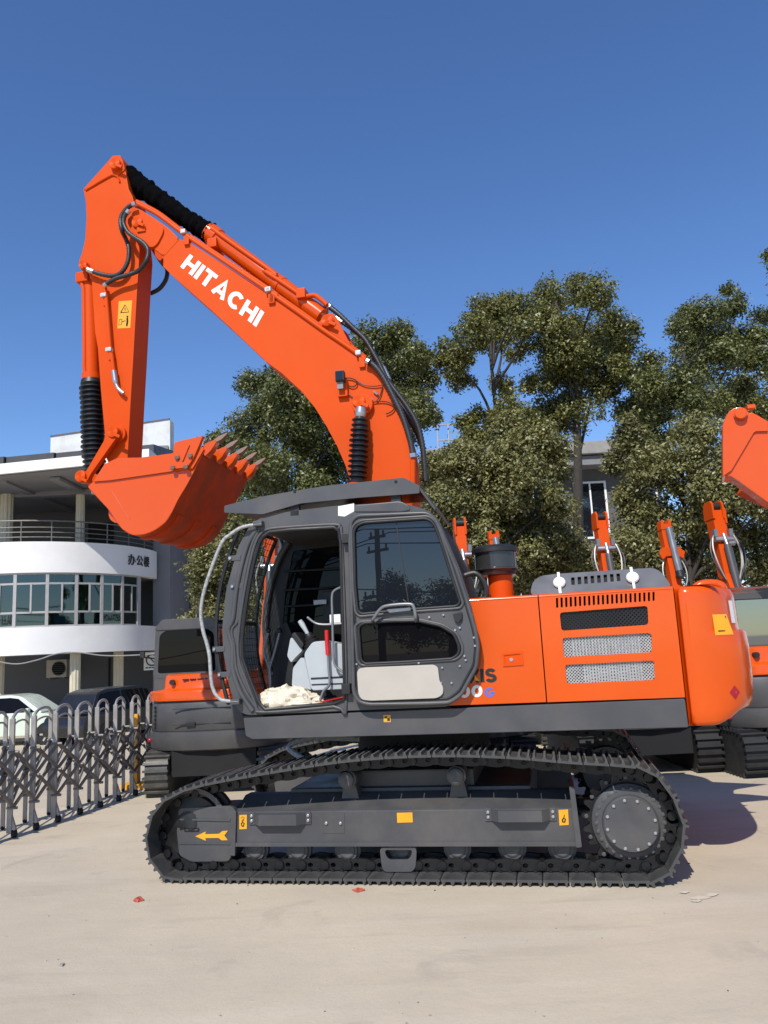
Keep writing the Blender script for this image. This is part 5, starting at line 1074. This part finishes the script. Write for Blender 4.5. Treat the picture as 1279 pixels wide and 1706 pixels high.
ringwall(PH0, PH1, zB-.02, zC+.02, 1.2, 1.3, 30, 'inner_wall', 'wallgrey')
phs = [phi_at(p, (zB+zC)/2) for p in (23, 78, 128, 171, 206, 235)]; stp = (phs[2]-phs[0])/2
phs = [phs[0]-3*stp, phs[0]-2*stp, phs[0]-stp]+phs+[rad(72)]
zt = zC-(zC-zB)*.20; zl = zB+(zC-zB)*.27; RWn = BR-.10
def bar_on(p, z0, z1, w, name='mullion'): a = dr(p, RWn, z0)-OBL; b = dr(p, RWn, z1)-OBL; n = dr(p, 1, 0)-BC_; return MB().bar(a, b, w, .09, up=n).build(name, 'alu', OB, bevel=0)
def chord(p0, p1, z, h, name='transom'):
    a = dr(p0, RWn, z)-OBL; b = dr(p1, RWn, z)-OBL; return MB().bar(a, b, h, .07, up=(b-a).cross(Vector((0, 0, 1)))).build(name, 'alu', OB)
for i, p in enumerate(phs):
    bar_on(p, zB, zC, .11)
    if i == len(phs)-1: break
    p2 = phs[i+1]; e = .012
    chord(p+e, p2-e, zB+.03, .06); chord(p+e, p2-e, zl, .07); chord(p+e, p2-e, zt, .07); chord(p+e, p2-e, zC-.03, .06)
    pm = (p+p2)/2; bar_on(pm, zl, zt, .06, 'window_stile')
    for a, b, z0, z1, dR in ((p+e, p2-e, zB+.05, zl-.03, 0), (p+e, pm, zl+.03, zt-.03, .015), (pm, p2-e, zl+.03, zt-.03, -.015), (p+e, p2-e, zt+.03, zC-.05, 0)):
        A_ = dr(a, RWn+dR, z0)-OBL; B_ = dr(b, RWn+dR, z0)-OBL; h = Vector((0, 0, z1-z0)); nn = (dr((a+b)/2, .008, 0)-BC_)
        mb = MB(); mb.add([A_, B_, B_+h, A_+h, A_+nn, B_+nn, B_+h+nn, A_+h+nn], [(0, 1, 2, 3), (7, 6, 5, 4), (0, 4, 5, 1), (1, 5, 6, 2), (2, 6, 7, 3), (3, 7, 4, 0)]); mb.build('window_pane', 'pane', OB, smooth=0)
def on_glass(px0, px1, py0, py1, m, name, off=-.03, z=None):
    pa, pb = phi_at(px0, zB), phi_at(px1, zB); z0 = wp((px0+px1)/2, py1, 28.3).z; z1 = wp((px0+px1)/2, py0, 28.3).z
    mb = MB(); V = [dr(pa+(pb-pa)*i/4, RWn+off, zz)-OBL for i in range(5) for zz in (z0, z1)]; mb.add(V, [(2*i, 2*i+2, 2*i+3, 2*i+1) for i in range(4)]); return mb.build(name, m, OB, smooth=0)
on_glass(26, 75, 1022, 1040, 'navy', 'poster'); on_glass(90, 115, 1022, 1041, 'poster', 'poster'); on_glass(131, 168, 1021, 1040, 'navy', 'poster')
def on_drum_text(s, px0, px1, zlow, zhigh, m, w, off=.03):
    pa, pb = phi_at(px0, zB), phi_at(px1, zB); mb = MB(); text(mb, s, lambda x, y: dr(pa+(pb-pa)*x, RWn+off, zlow+(zhigh-zlow)*y)-OBL, w=w); return mb.build('window_lettering', m, OB, smooth=0)
zl0 = zB+.12; on_drum_text('LLAR', 0, 19, zl0, zl0+.32, 'print', .2); on_drum_text('KOMATSU', 175, 203, zl0+.05, zl0+.30, 'print', .2)
for px0, px1 in ((112, 124), (138, 150), (186, 200), (40, 47), (60, 66)):
    pa, pb = phi_at(px0, zB), phi_at(px1, zB); mb = MB(); k = 14; V = [dr(pa+(pb-pa)*i/k, BR-.45+.05*math.sin(i*2.1), zz)-OBL for i in range(k+1) for zz in (zl, zC)]; mb.add(V, [(2*i, 2*i+2, 2*i+3, 2*i+1) for i in range(k)]); mb.build('curtain', 'curtain', OB, smooth=60)
# characters on the upper band
def cjk(ch, px, py, size):
    cu = bpy.data.curves.new('char', 'FONT'); cu.body = ch; cu.size = size; cu.extrude = .012; cu.offset = .006; cu.align_x = 'CENTER'; cu.align_y = 'CENTER'
    to = bpy.data.objects.new('char_tmp', cu); COL.objects.link(to); bpy.context.view_layer.update()
    me = bpy.data.meshes.new_from_object(to.evaluated_get(bpy.context.evaluated_depsgraph_get())); bpy.data.objects.remove(to); me.materials.clear(); me.materials.append(M['print'])
    p = phi_at(219, zD-.5)+px*.105; z = zC+(zD-zC)*.5; o = link('wall_character', me, OB); o.location = dr(p, BR+.02, z)-OBL; o.rotation_euler = (math.pi/2, 0, p); return o
for ch, px in (('办', 0), ('公', 1), ('楼', 2)): cjk(ch, px, 942, .44)
# terrace railing
RL_ = BR-.12
for k, z in enumerate((zD+.18, zD+.36, zD+.54, zD+.78)):
    MB().tube([dr(PH0+(PH1-PH0)*i/50, RL_, z)-OBL for i in range(51)], .028 if k == 3 else .018, 6).build('rail', 'inoxdark', OB, smooth=60)
for i in range(15): p = PH0+(PH1-PH0)*i/14; MB().cyl(dr(p, RL_, zD)-OBL, dr(p, RL_, zD+.78)-OBL, .022, 6).build('rail_post', 'inoxdark', OB)
# walls, columns, roof
def bbox(x0, x1, y0, y1, z0, z1, name, m, par=OB, bevel=0): return MB().box((x0-OBL.x, y0-OBL.y, z0), (x1-OBL.x, y1-OBL.y, z1)).build(name, m, par, bevel=bevel)
xr = wp(285, 980, 33.0).x; xl = wp(257, 980, 33.0).x; zE = wp(90, 812, 29.5).z
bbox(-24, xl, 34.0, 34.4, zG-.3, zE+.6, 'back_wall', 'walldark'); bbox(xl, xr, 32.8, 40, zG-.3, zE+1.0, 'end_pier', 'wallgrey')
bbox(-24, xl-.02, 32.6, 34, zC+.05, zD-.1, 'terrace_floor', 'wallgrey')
def column(px, y, z0, z1, r_):
    q = wp(px, 1000, y); mb = MB(); n = 40; a = [(q.x-OBL.x, q.y-OBL.y)]
    V = [(a[0][0]+(r_ if (i % 4) < 2 else r_*.9)*math.cos(2*math.pi*i/n), a[0][1]+(r_ if (i % 4) < 2 else r_*.9)*math.sin(2*math.pi*i/n), z) for z in (z0, z1) for i in range(n)]
    mb.add(V, [(i, (i+1) % n, n+(i+1) % n, n+i) for i in range(n)]+[tuple(range(n-1, -1, -1)), tuple(range(n, 2*n))]); return mb.build('column', 'cream', OB, smooth=0)
column(127, 29.3, zG-.2, zA, .19); column(198, 31.3, zG-.2, zA, .19); column(2, 29.3, zG-.2, zA, .19)
column(131, 30.2, zD-.2, zE, .17); column(6, 30.0, zD-.2, zE, .24)
ringwall(PH0, PH1, zD-.35, zD-.15, .1, BR-.26, 40, 'terrace_slab', 'wallgrey')
zF0 = wp(0, 797, 27.2).z; zF1 = wp(0, 780, 27.2).z; zR0 = wp(140, 777, 26.6).z
ex = wp(255, 770, 27).x
mb = MB(); th_ = zF1-zF0
V = []
for x, yy, z in ((-24, 27.6, zF0-.28), (ex, 26.5, zR0+.12)):
    V += [(x-OBL.x, yy-OBL.y, z), (x-OBL.x, 37-OBL.y, z+.05), (x-OBL.x, 37-OBL.y, z+th_+.05), (x-OBL.x, yy-OBL.y, z+th_)]
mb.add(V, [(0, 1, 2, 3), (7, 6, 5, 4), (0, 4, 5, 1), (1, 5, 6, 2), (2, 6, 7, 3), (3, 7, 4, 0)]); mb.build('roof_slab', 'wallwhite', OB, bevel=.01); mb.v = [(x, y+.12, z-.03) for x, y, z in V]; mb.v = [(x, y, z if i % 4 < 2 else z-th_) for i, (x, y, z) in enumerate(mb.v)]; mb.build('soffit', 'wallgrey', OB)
for k in range(9):
    x0 = -24+k*(ex+24)/9; x1 = -24+(k+1)*(ex+24)/9-.04; z0 = zF0-.28+(zR0+.12-zF0+.28)*(x0+24)/(ex+24)+th_; z1 = zF0-.28+(zR0+.12-zF0+.28)*(x1+24)/(ex+24)+th_
    mb = MB(); V = [(x0-OBL.x, 27.3-OBL.y, z0+.01), (x1-OBL.x, 27.2-OBL.y, z1+.01), (x1-OBL.x, 34-OBL.y, z1+1.1), (x0-OBL.x, 34-OBL.y, z0+1.1)]; mb.add(V+[(a, b, c+.34) for a, b, c in V], [(3, 2, 1, 0), (4, 5, 6, 7), (0, 1, 5, 4), (1, 2, 6, 5), (2, 3, 7, 6), (3, 0, 4, 7)]); mb.build('roof_panel', 'roofdark', OB, bevel=.02)
for px in (30, 115, 185):
    q = wp(px, 810, 29); bbox(q.x-.18, q.x+.18, 27.7, 34, zE-.02, zF0-.05, 'roof_beam', 'wallgrey', bevel=.03)
bbox(-24, ex-.3, 30.0, 30.4, zE, zF0-.1, 'lintel', 'wallgrey')
q0 = wp(165, 885, 33.9); bbox(q0.x-.5, q0.x+.6, 33.95, 34.01, zD-.2, zD+1.6, 'terrace_door', 'matt')
q0 = wp(182, 1150, 33.9); bbox(q0.x-.07, q0.x, 33.95, 34.01, zG, zA-.2, 'drain_pipe', 'matt')
# roof sign board
s0 = wp(84, 728, 31); s1 = wp(283, 699, 30.6)
SB = empty('roof_sign_board', (s0.x, 31, s0.z-1.6), 0, 'weathered white rooftop board behind the raised excavator arm', 'board')
def sbx(x0, x1, y0, y1, z0, z1, name, m): return MB().box((x0-s0.x, y0-31, z0-(s0.z-1.6)), (x1-s0.x, y1-31, z1-(s0.z-1.6))).build(name, m, SB, bevel=.01)
ang = (s1.z-s0.z)
mb = MB(); V = [(0, 0, 0), (s1.x-s0.x, -.4, 0), (s1.x-s0.x, -.4, 1.6+ang), (0, 0, 1.6)]; mb.add(V+[(a+.02, b+.5, c) for a, b, c in V], [(3, 2, 1, 0), (4, 5, 6, 7), (0, 1, 5, 4), (1, 2, 6, 5), (2, 3, 7, 6), (3, 0, 4, 7)]); mb.build('board', 'board', SB, bevel=.01)
MB().tube([(0, -.02, 1.63), (s1.x-s0.x, -.42, 1.63+ang)], .03, 6).build('top_rail', 'inoxdark', SB)
q = wp(248, 748, 30.5); MB().box((q.x-.2-s0.x, -.48, q.z-.16-(s0.z-1.6)), (q.x+.75-s0.x, -.42, q.z+.12-(s0.z-1.6))).build('recess', 'wallgrey', SB)
# air conditioner, notice, cable
q = wp(99, 1112, 33.6); AC_ = empty('air_conditioner', (q.x, q.y, q.z-.4), 0, 'beige outdoor air conditioner unit on the shaded ground floor wall', 'air conditioner')
MB().box((-.42, -.32, 0), (.42, .05, .72)).build('casing', 'padbeige', AC_, bevel=.02)
mb = MB(); mb.lathe((.1, -.32, .36), (.1, -9, .36), [(0, .29), (.015, .29), (.015, .26), (.0, .25)], 24); GRL = mb.build('fan_grille', 'black', AC_)
for k in range(7): MB().bar((.1-.26, -.335, .36-.24+.08*k), (.1+.26, -.335, .36-.24+.08*k), .008, .008).build('grille_bar', 'greylight', GRL)
for x in (-.3, .3): MB().bar((x, -.3, -.03), (x, .4, -.03), .04, .04).build('bracket', 'greylight', AC_)
q = wp(253, 1112, 32.6); NS = empty('wall_notice', tuple(q), 0, 'small white notice with a barred ring, on the wall right of the columns', 'sign')
MB().box((-.33, -.02, -.1), (.33, .02, .62)).build('plate', 'white', NS); mb = MB(); mb.tube([(.22*math.cos(a*.2618), -.03, .30+.22*math.sin(a*.2618)) for a in range(25)], .025, 6); mb.tube([(-.15, -.03, .45), (.15, -.03, .15)], .02, 6); mb.build('barred_ring', 'print', NS)
for k in range(4): MB().box((-.25+.13*k, -.028, -.03), (-.15+.13*k, -.02, .02)).build('print_mark', 'print', NS)
pts = [wp(*p, 27.3) for p in [(-40,1093),(20,1106),(60,1100),(95,1089),(130,1087),(170,1092),(215,1092),(262,1089)]]; CBL = empty('cable', tuple(pts[0]), 0, 'thin pale cable sagging along the lower white band of the building', 'cable')
MB().tube([p-pts[0] for p in cat(pts, 6)], .022, 6).build('cable_run', 'wire', CBL)
# plain grey hall to the right of the office
hx0 = xr+.02; hx1 = wp(470, 980, 36).x; GHs = empty('grey_hall', (hx0, 36, zG), 0, 'plain dark grey hall wall between the office and the trees', 'building')
MB().box((0, 0, -.3), (hx1-hx0, 8, wp(300, 860, 36).z-zG)).build('wall', 'walldark', GHs); MB().box((-.0, -.12, wp(300, 862, 36).z-zG), (hx1-hx0, 8.1, wp(300, 850, 36).z-zG)).build('coping', 'wallgrey', GHs)
q = wp(300, 975, 36); MB().box((0, -.06, q.z-zG), (hx1-hx0, -.0, q.z-zG+.12)).build('ledge', 'wallgrey', GHs)
# building behind the trees
FB = empty('far_building', (6, 31, zG), 0, 'grey building with a white cornice, glimpsed between the middle trees', 'building')
zc = wp(990, 735, 30).z-zG; xa, xb = wp(720, 900, 31).x-6, wp(1110, 900, 31).x-6
MB().box((xa, 0, -.3), (xb, 9, zc-.9)).build('wall', 'walldark', FB); MB().box((xa-.2, -.9, zc-.9), (xb+.2, 9, zc-.55)).build('eave', 'wallgrey', FB); MB().box((xa-.3, -1.1, zc-.5), (xb+.3, 9, zc)).build('cornice', 'conc', FB, bevel=.04)
for i, px in enumerate((800, 890, 985, 1070)):
    for py, hh in ((850, 2.3), (960, 1.8)):
        q = wp(px, py, 31); W_ = MB().holes([(q.x-6-.65, q.z-zG-hh/2), (q.x-6+.65, q.z-zG-hh/2), (q.x-6+.65, q.z-zG+hh/2), (q.x-6-.65, q.z-zG+hh/2)], [[(q.x-6-.57, q.z-zG-hh/2+.08), (q.x-6+.57, q.z-zG-hh/2+.08), (q.x-6+.57, q.z-zG+hh/2-.08), (q.x-6-.57, q.z-zG+hh/2-.08)]], -.08, .0).build('window', 'white', FB, smooth=0)
        MB().box((q.x-6-.57, -.04, q.z-zG-hh/2+.08), (q.x-6+.57, -.03, q.z-zG+hh/2-.08)).build('pane', 'darkglass', W_); MB().box((q.x-6-.03, -.09, q.z-zG-hh/2+.08), (q.x-6+.03, -.045, q.z-zG+hh/2-.08)).build('stile', 'white', W_)
q = wp(770, 775, 31); 
for k in range(5): MB().cyl((q.x-6-.9+.45*k, .2, zc), (q.x-6-.9+.45*k, .2, zc+1.3), .03, 6).build('roof_rail_post', 'alu', FB)
for z in (.65, 1.3): MB().tube([(q.x-6-.9, .2, zc+z), (q.x-6+.9, .2, zc+z)], .03, 6).build('roof_rail', 'alu', FB)
# low white wall behind the machines on the right
q = wp(1250, 1003, 19); LW = empty('boundary_wall', (5, 19, gz(5, 19)), 0, 'white boundary wall with a pale coping, low behind the parked machines', 'wall')
MB().box((-3, 0, -.2), (12, .25, q.z-gz(5, 19)-.12)).build('wall', 'wallwhite', LW); MB().box((-3, -.06, q.z-gz(5, 19)-.118), (12, .31, q.z-gz(5, 19))).build('coping', 'conc', LW, bevel=.01)
# ================================================================== trees
def leaves(clumps, leaf, dens, seed, squash=.85):
    g = np.random.default_rng(seed); Cn = []; out_n = []
    for c, r in clumps:
        nsub = 11; sc_ = g.normal(size=(nsub, 3)); sc_ /= np.linalg.norm(sc_, axis=1)[:, None]; sub = np.array(c)+sc_*r*g.uniform(.3, .72, (11, 1))*np.array([1, 1, squash]); sr = r*g.uniform(.25, .55, nsub)
        N = int(dens*52*r*r/(leaf*leaf)); tw = max(1, N//7)
        w = g.integers(0, nsub, tw); d = g.normal(size=(tw, 3)); d /= np.linalg.norm(d, axis=1)[:, None]; rr = g.uniform(.25, 1, tw)**.45*g.normal(1, .07, tw)
        tc = sub[w]+d*(sr[w]*rr)[:, None]*np.array([1, 1, squash])
        tc = np.repeat(tc, 7, 0); dn = np.repeat(d, 7, 0); Cn.append(tc+g.normal(0, leaf*.8, tc.shape)); out_n.append(dn)
    P_ = np.vstack(Cn); D = np.vstack(out_n); n = len(P_)
    nrm = D*.75+np.array([0, 0, .55])+g.normal(0, .55, (n, 3)); nrm /= np.linalg.norm(nrm, axis=1)[:, None]
    a = g.normal(size=(n, 3)); a -= nrm*np.sum(a*nrm, 1)[:, None]; a /= np.linalg.norm(a, axis=1)[:, None]; b = np.cross(nrm, a)
    s = leaf*g.uniform(.65, 1.25, n)[:, None]
    V = np.stack([P_-a*s*.55, P_+b*s*.27-a*s*.05, P_+a*s*.55-nrm*s*.1, P_-b*s*.27-a*s*.05], 1).reshape(-1, 3)
    return V
def tree(label, base, clumps_px, D, seed, m='leaf', leaf=.095, dens=.95, trunk=.2, group=None, cat_='tree', name='tree', spread=1.6, lean=0, limbs=True):
    g = np.random.default_rng(seed+100); bx, by = base; r = empty(name, (bx, by, gz(bx, by)), 0, label, cat_, group); B = Vector(r.location)
    cl = []
    for (px, py, rp) in clumps_px:
        y = D+g.uniform(-spread, spread); q = wp(px, py, y)-B; cl.append(((q.x, q.y, q.z), 1.22*rp*y/F))
    V = leaves(cl, leaf, dens, seed); me = bpy.data.meshes.new('crown'); n = len(V)//4
    me.vertices.add(len(V)); me.vertices.foreach_set('co', V.astype(np.float32).ravel()); me.loops.add(4*n); me.loops.foreach_set('vertex_index', np.arange(4*n, dtype=np.int32)); me.polygons.add(n); me.polygons.foreach_set('loop_start', np.arange(0, 4*n, 4, dtype=np.int32)); me.update(calc_edges=True); me.materials.append(M[m])
    cw_ = link('crown', me, r)
    if limbs:
        topz = max(c[2] for c, _ in cl); mb = MB(); cxm = sum(c[0] for c, _ in cl)/len(cl)
        tk = [Vector((0, 0, -.1)), Vector((cxm*.15+lean, .05, topz*.3)), Vector((cxm*.5+lean, 0, topz*.55)), Vector((cxm*.9+lean, 0, topz*.85))]
        tkc = cat(tk, 6); mb.tube(tkc, [trunk*(1-.8*i/(len(tkc)-1)) for i in range(len(tkc))], 10); mb.build('trunk', 'bark', r, smooth=60)
        for ci, (c, rr) in enumerate(cl):
            if ci % 2: continue
            c = Vector(c); k = min(len(tkc)-2, max(3, int(len(tkc)*min(.95, max(.15, (c.z-rr*1.6)/topz*1.05))))); a = tkc[k]; mid = a.lerp(c, .55)+Vector((g.normal(0, .15), g.normal(0, .15), .12)); p = cat([a, mid, c], 4); mb = MB(); mb.tube(p, [.05-.035*i/(len(p)-1) for i in range(len(p))], 6); mb.build('limb', 'bark', r, smooth=60)
    return r
def bpos(px, y): q = wp(px, 1000, y); return (q.x, y)
GT = 'trees behind the yard'
tree('broad dark tree in the gap between bucket teeth and boom', bpos(490, 21), [(440,640,42),(475,665,55),(430,705,48),(500,720,62),(450,765,55),(545,770,55),(420,810,48),(500,825,58),(560,835,50),(405,865,48),(395,735,26),(530,680,40),(560,720,40),(365,735,22)], 20.5, 1, 'leafdark', group=GT, trunk=.25)
tree('olive shrubby tree left of the open cab, in front of the grey hall', bpos(350, 17), [(350,930,40),(372,980,46),(335,1000,34),(345,960,38),(390,930,45),(400,1010,50),(330,1030,28),(385,880,38),(425,960,50)], 17, 2, 'leafbush', leaf=.085, group=GT, trunk=.12, spread=.9)
tree('dark tree standing right behind the bend of the raised boom', bpos(655, 22), [(620,572,40),(660,562,38),(692,590,36),(640,625,58),(705,640,38),(690,690,42),(640,690,50),(600,700,60),(720,700,18),(660,740,50),(575,640,40),(705,600,26)], 21.5, 3, 'leafdark', group=GT, trunk=.22)
tree('tall tree with sky gaps and bare branches, left one of the two high middle crowns', bpos(862, 22), [(800,520,32),(838,512,36),(872,515,30),(790,560,36),(752,602,34),(765,630,26),(835,560,34),(862,585,22),(795,690,18),(745,580,20),(880,545,26),(780,700,20),(815,525,30),(840,640,24),(850,700,42),(880,720,40),(790,730,30),(850,690,36),(820,700,20),(772,590,26)], 22, 4, 'leaf', group=GT, trunk=.2, dens=.9)
tree('tallest tree, its full olive crown rising over the slotted hood cover', bpos(962, 22), [(918,490,36),(955,482,30),(998,490,34),(1022,540,36),(1040,575,26),(925,550,42),(980,565,52),(945,620,52),(990,640,44),(1035,610,24),(955,690,46),(915,690,36),(905,520,26),(1050,545,16),(930,590,48),(985,600,46),(890,640,26)], 22, 5, 'leaf', group=GT, trunk=.26)
tree('dark green tree with a broken crown, right of the tallest one', bpos(1165, 23), [(1150,532,34),(1185,525,36),(1222,510,24),(1215,485,14),(1160,580,42),(1200,590,52),(1240,565,44),(1272,600,36),(1120,635,46),(1085,645,36),(1065,680,40),(1160,665,54),(1222,660,52),(1272,690,46),(1100,705,46),(1130,550,20),(1270,530,22),(1060,635,32),(1048,685,30),(1085,600,24)], 22.5, 6, 'leafdark', group=GT, trunk=.25)
tree('tree at the right edge with only a few leaves in the frame', bpos(1345, 21), [(1284,425,13),(1310,435,34),(1340,470,50),(1330,540,50),(1360,600,70),(1320,620,40),(1390,520,60)], 21, 7, 'leafdark', group=GT, trunk=.25)
GS = 'shrubs along the boundary'
tree('wide olive shrub mass behind the open cab and intake bowl', bpos(800, 18.5), [(760,770,42),(800,800,56),(740,830,42),(830,770,50),(866,755,44),(880,810,56),(822,865,66),(895,865,56),(780,905,58),(865,925,58),(925,905,46),(720,790,36),(850,720,40),(910,745,40),(930,780,36),(728,765,30),(775,760,30),(720,880,50),(820,950,50),(900,955,40),(930,840,36)], 18.5, 8, 'leafbush', leaf=.09, group=GS, trunk=.1, name='shrub', cat_='shrub', spread=1.1)
tree('wide dense shrub mass under the orange arm end on the right', bpos(1150, 18), [(1045,715,30),(1030,770,26),(1062,745,46),(1100,785,56),(1052,835,44),(1150,745,56),(1180,805,66),(1090,870,56),(1150,885,58),(1220,865,58),(1260,905,48),(1250,770,56),(1200,935,48),(1085,925,48),(1062,960,36),(1130,950,46),(1262,960,40),(1040,900,32),(1290,830,50)], 18, 9, 'leafbush', leaf=.09, group=GS, trunk=.1, name='shrub', cat_='shrub', spread=1.1)
tree('low shrub in front of the grey building, between the two shrub masses', bpos(985, 19.5), [(965,930,34),(1000,950,36),(940,950,34),(1025,930,30)], 19.5, 10, 'leafbush', leaf=.09, group=GS, trunk=.08, name='shrub', cat_='shrub', spread=.6)
# ================================================================== behind the photographer: what the door glass mirrors
def mirror(px, py, dist):
    p = mp(px, py, -1.456); X = OO+NU*p.x+NV*p.y+Vector((0, 0, p.z)); d = (X-CAM).normalized(); e = d-NV*2*d.dot(NV); t = dist/math.hypot(e.x, e.y); return X+e*t
pt = mirror(627, 882, 30); pb_ = Vector((pt.x, pt.y, 0))
UP = empty('utility_pole', tuple(pb_), rad(20), 'dark utility pole with crossarms mirrored in the door glass', 'pole'); H_ = pt.z
MB().tube([(0, 0, -.2), (0, 0, H_)], [.19, .12], 12).build('pole', 'matt', UP)
for z, w in ((H_-.35, .5), (H_-1.0, .65), (H_-3.1, 1.0)): MB().box((-w, -.06, z-.06), (w, .06, z+.06)).build('crossarm', 'matt', UP)
for z, xs_ in ((H_-.35, (-.4, .4)), (H_-1.0, (-.55, .55)), (H_-3.1, (-.9, -.4, .4, .9))):
    for x in xs_: MB().cyl((x, 0, z+.05), (x, 0, z+.28), .05, 8).build('insulator', 'black', UP)
MB().box((-.9, -.25, H_-4.3), (-.2, .25, H_-3.3)).build('transformer', 'black', UP, bevel=.05)
for k, (z, dx) in enumerate(((H_-.05, -.9), (H_-.05, .9), (H_-.7, .7), (H_-2.8, -1.4), (H_-2.8, 1.4), (H_-5.0, 0))):
    pts = [Vector((dx*.3+x, dx*.9, z-.9*(1-(x/28)**2)*(0 if abs(x) < .1 else 1)*.8*(1 if x else 0)+ .72*0)) for x in range(-28, 29, 4)]
    pts = [Vector((x, dx, z-1.1*math.sin(math.pi*abs(x)/28))) for x in range(-28, 29, 2)]
    w_ = empty('overhead_wire', tuple(pb_), rad(20), ['overhead wire fixed to the near end of the top crossarm', 'overhead wire fixed to the far end of the top crossarm', 'overhead wire on the second crossarm of the utility pole', 'overhead wire at the near end of the long lower crossarm', 'overhead wire at the far end of the long lower crossarm', 'lowest overhead wire, under the transformer of the utility pole'][k], 'wire', 'overhead wires'); MB().tube(pts, .028, 5).build('wire', 'matt', w_)
mq = mirror(745, 985, 28); r_ = empty('tree', (mq.x, mq.y, 0), 0, 'dark tree mirrored at the right end of the door glass', 'tree', None)
V = leaves([((0, 0, 3.6), 1.3), ((.9, 0, 3.0), 1.2), ((-1.2, .5, 2.6), 1.2), ((.3, 0, 2.0), 1.4), ((-2.2, 0, 4.4), 1.1), ((-2.6, .5, 3), 1.4)], .14, .8, 77); me = bpy.data.meshes.new('crown'); n = len(V)//4
me.vertices.add(len(V)); me.vertices.foreach_set('co', V.astype(np.float32).ravel()); me.loops.add(4*n); me.loops.foreach_set('vertex_index', np.arange(4*n, dtype=np.int32)); me.polygons.add(n); me.polygons.foreach_set('loop_start', np.arange(0, 4*n, 4, dtype=np.int32)); me.update(calc_edges=True); me.materials.append(M['leafdark']); link('crown', me, r_)
MB().tube([(0, 0, -.1), (.1, 0, 2), (.2, 0, 4)], [.2, .15, .08], 8).build('trunk', 'bark', r_)
# ================================================================== bits on the ground
def scrap(px, py, size, m, label, seed, cat_='scrap', name='scrap', flat=.45):
    g = random.Random(seed); mb = MB(); mb.sphere((0, 0, 0), 1, 7)
    mb.v = [(x*size*g.uniform(.6, 1.25), y*size*g.uniform(.5, 1.1), max(0, (z+.35)*size*flat*g.uniform(.5, 1.4))) for x, y, z in mb.v]
    o = mb.build(name, m, None, smooth=0); o.location = gp(px, py); return tag(o, label, cat_)
scrap(230, 1501, .042, 'redscrap', 'crumpled red wrapper on the ground left of the track', 1, 'wrapper', 'wrapper')
scrap(597, 1484, .045, 'redscrap', 'flattened red brown scrap under the middle of the track', 2, 'scrap', 'scrap', .25)
g_ = random.Random(5); mb = MB()
for k in range(260):
    y = 3.6+g_.random()**1.5*9; x = g_.uniform(-.6, .6)*y*1.1; s = g_.uniform(.002, .007)*(1+(g_.random() < .04)*1.5); a = g_.uniform(0, 3.14)
    V = [(x+s*c_*math.cos(a)-s*d_*.6*math.sin(a), y+s*c_*math.sin(a)+s*d_*.6*math.cos(a), zz) for zz in (.0, s*.7) for c_, d_ in ((-1, -1), (1, -.8), (.8, 1), (-.9, .9))]
    mb.add(V, [(3, 2, 1, 0), (4, 5, 6, 7), (0, 1, 5, 4), (1, 2, 6, 5), (2, 3, 7, 6), (3, 0, 4, 7)], g_.choice((0, 0, 1, 2)))
tag(mb.build('grit', ['conc', 'bark', 'padbeige'], None, smooth=0), 'scattered grit and leaf crumbs on the pale yard ground', 'grit', kind='stuff')

pm = empty('paint_mark', tuple(gp(1168, 1497)+Vector((0, 0, .004))), 0, 'faint whitish smear on the ground right of the track end', 'mark')
mb = MB(); g_ = random.Random(9); pm0 = Vector(pm.location)
for (cx_, cy_, rx_, ry_) in ((1170, 1496, 22, 3), (1160, 1502, 10, 2), (1186, 1492, 12, 2.5), (1140, 1488, 9, 1.5)):
    mb.add([gp(cx_+rx_*math.cos(a)*g_.uniform(.6, 1.15)+4*math.sin(a), cy_+ry_*math.sin(a)*g_.uniform(.5, 1.2)-rx_*.12*math.cos(a))-Vector((pm0.x, pm0.y, -.001*len(mb.f))) for a in [k*math.pi/9 for k in range(18)]], [tuple(range(18))])
mb.build('smear', 'smear', pm, smooth=0)
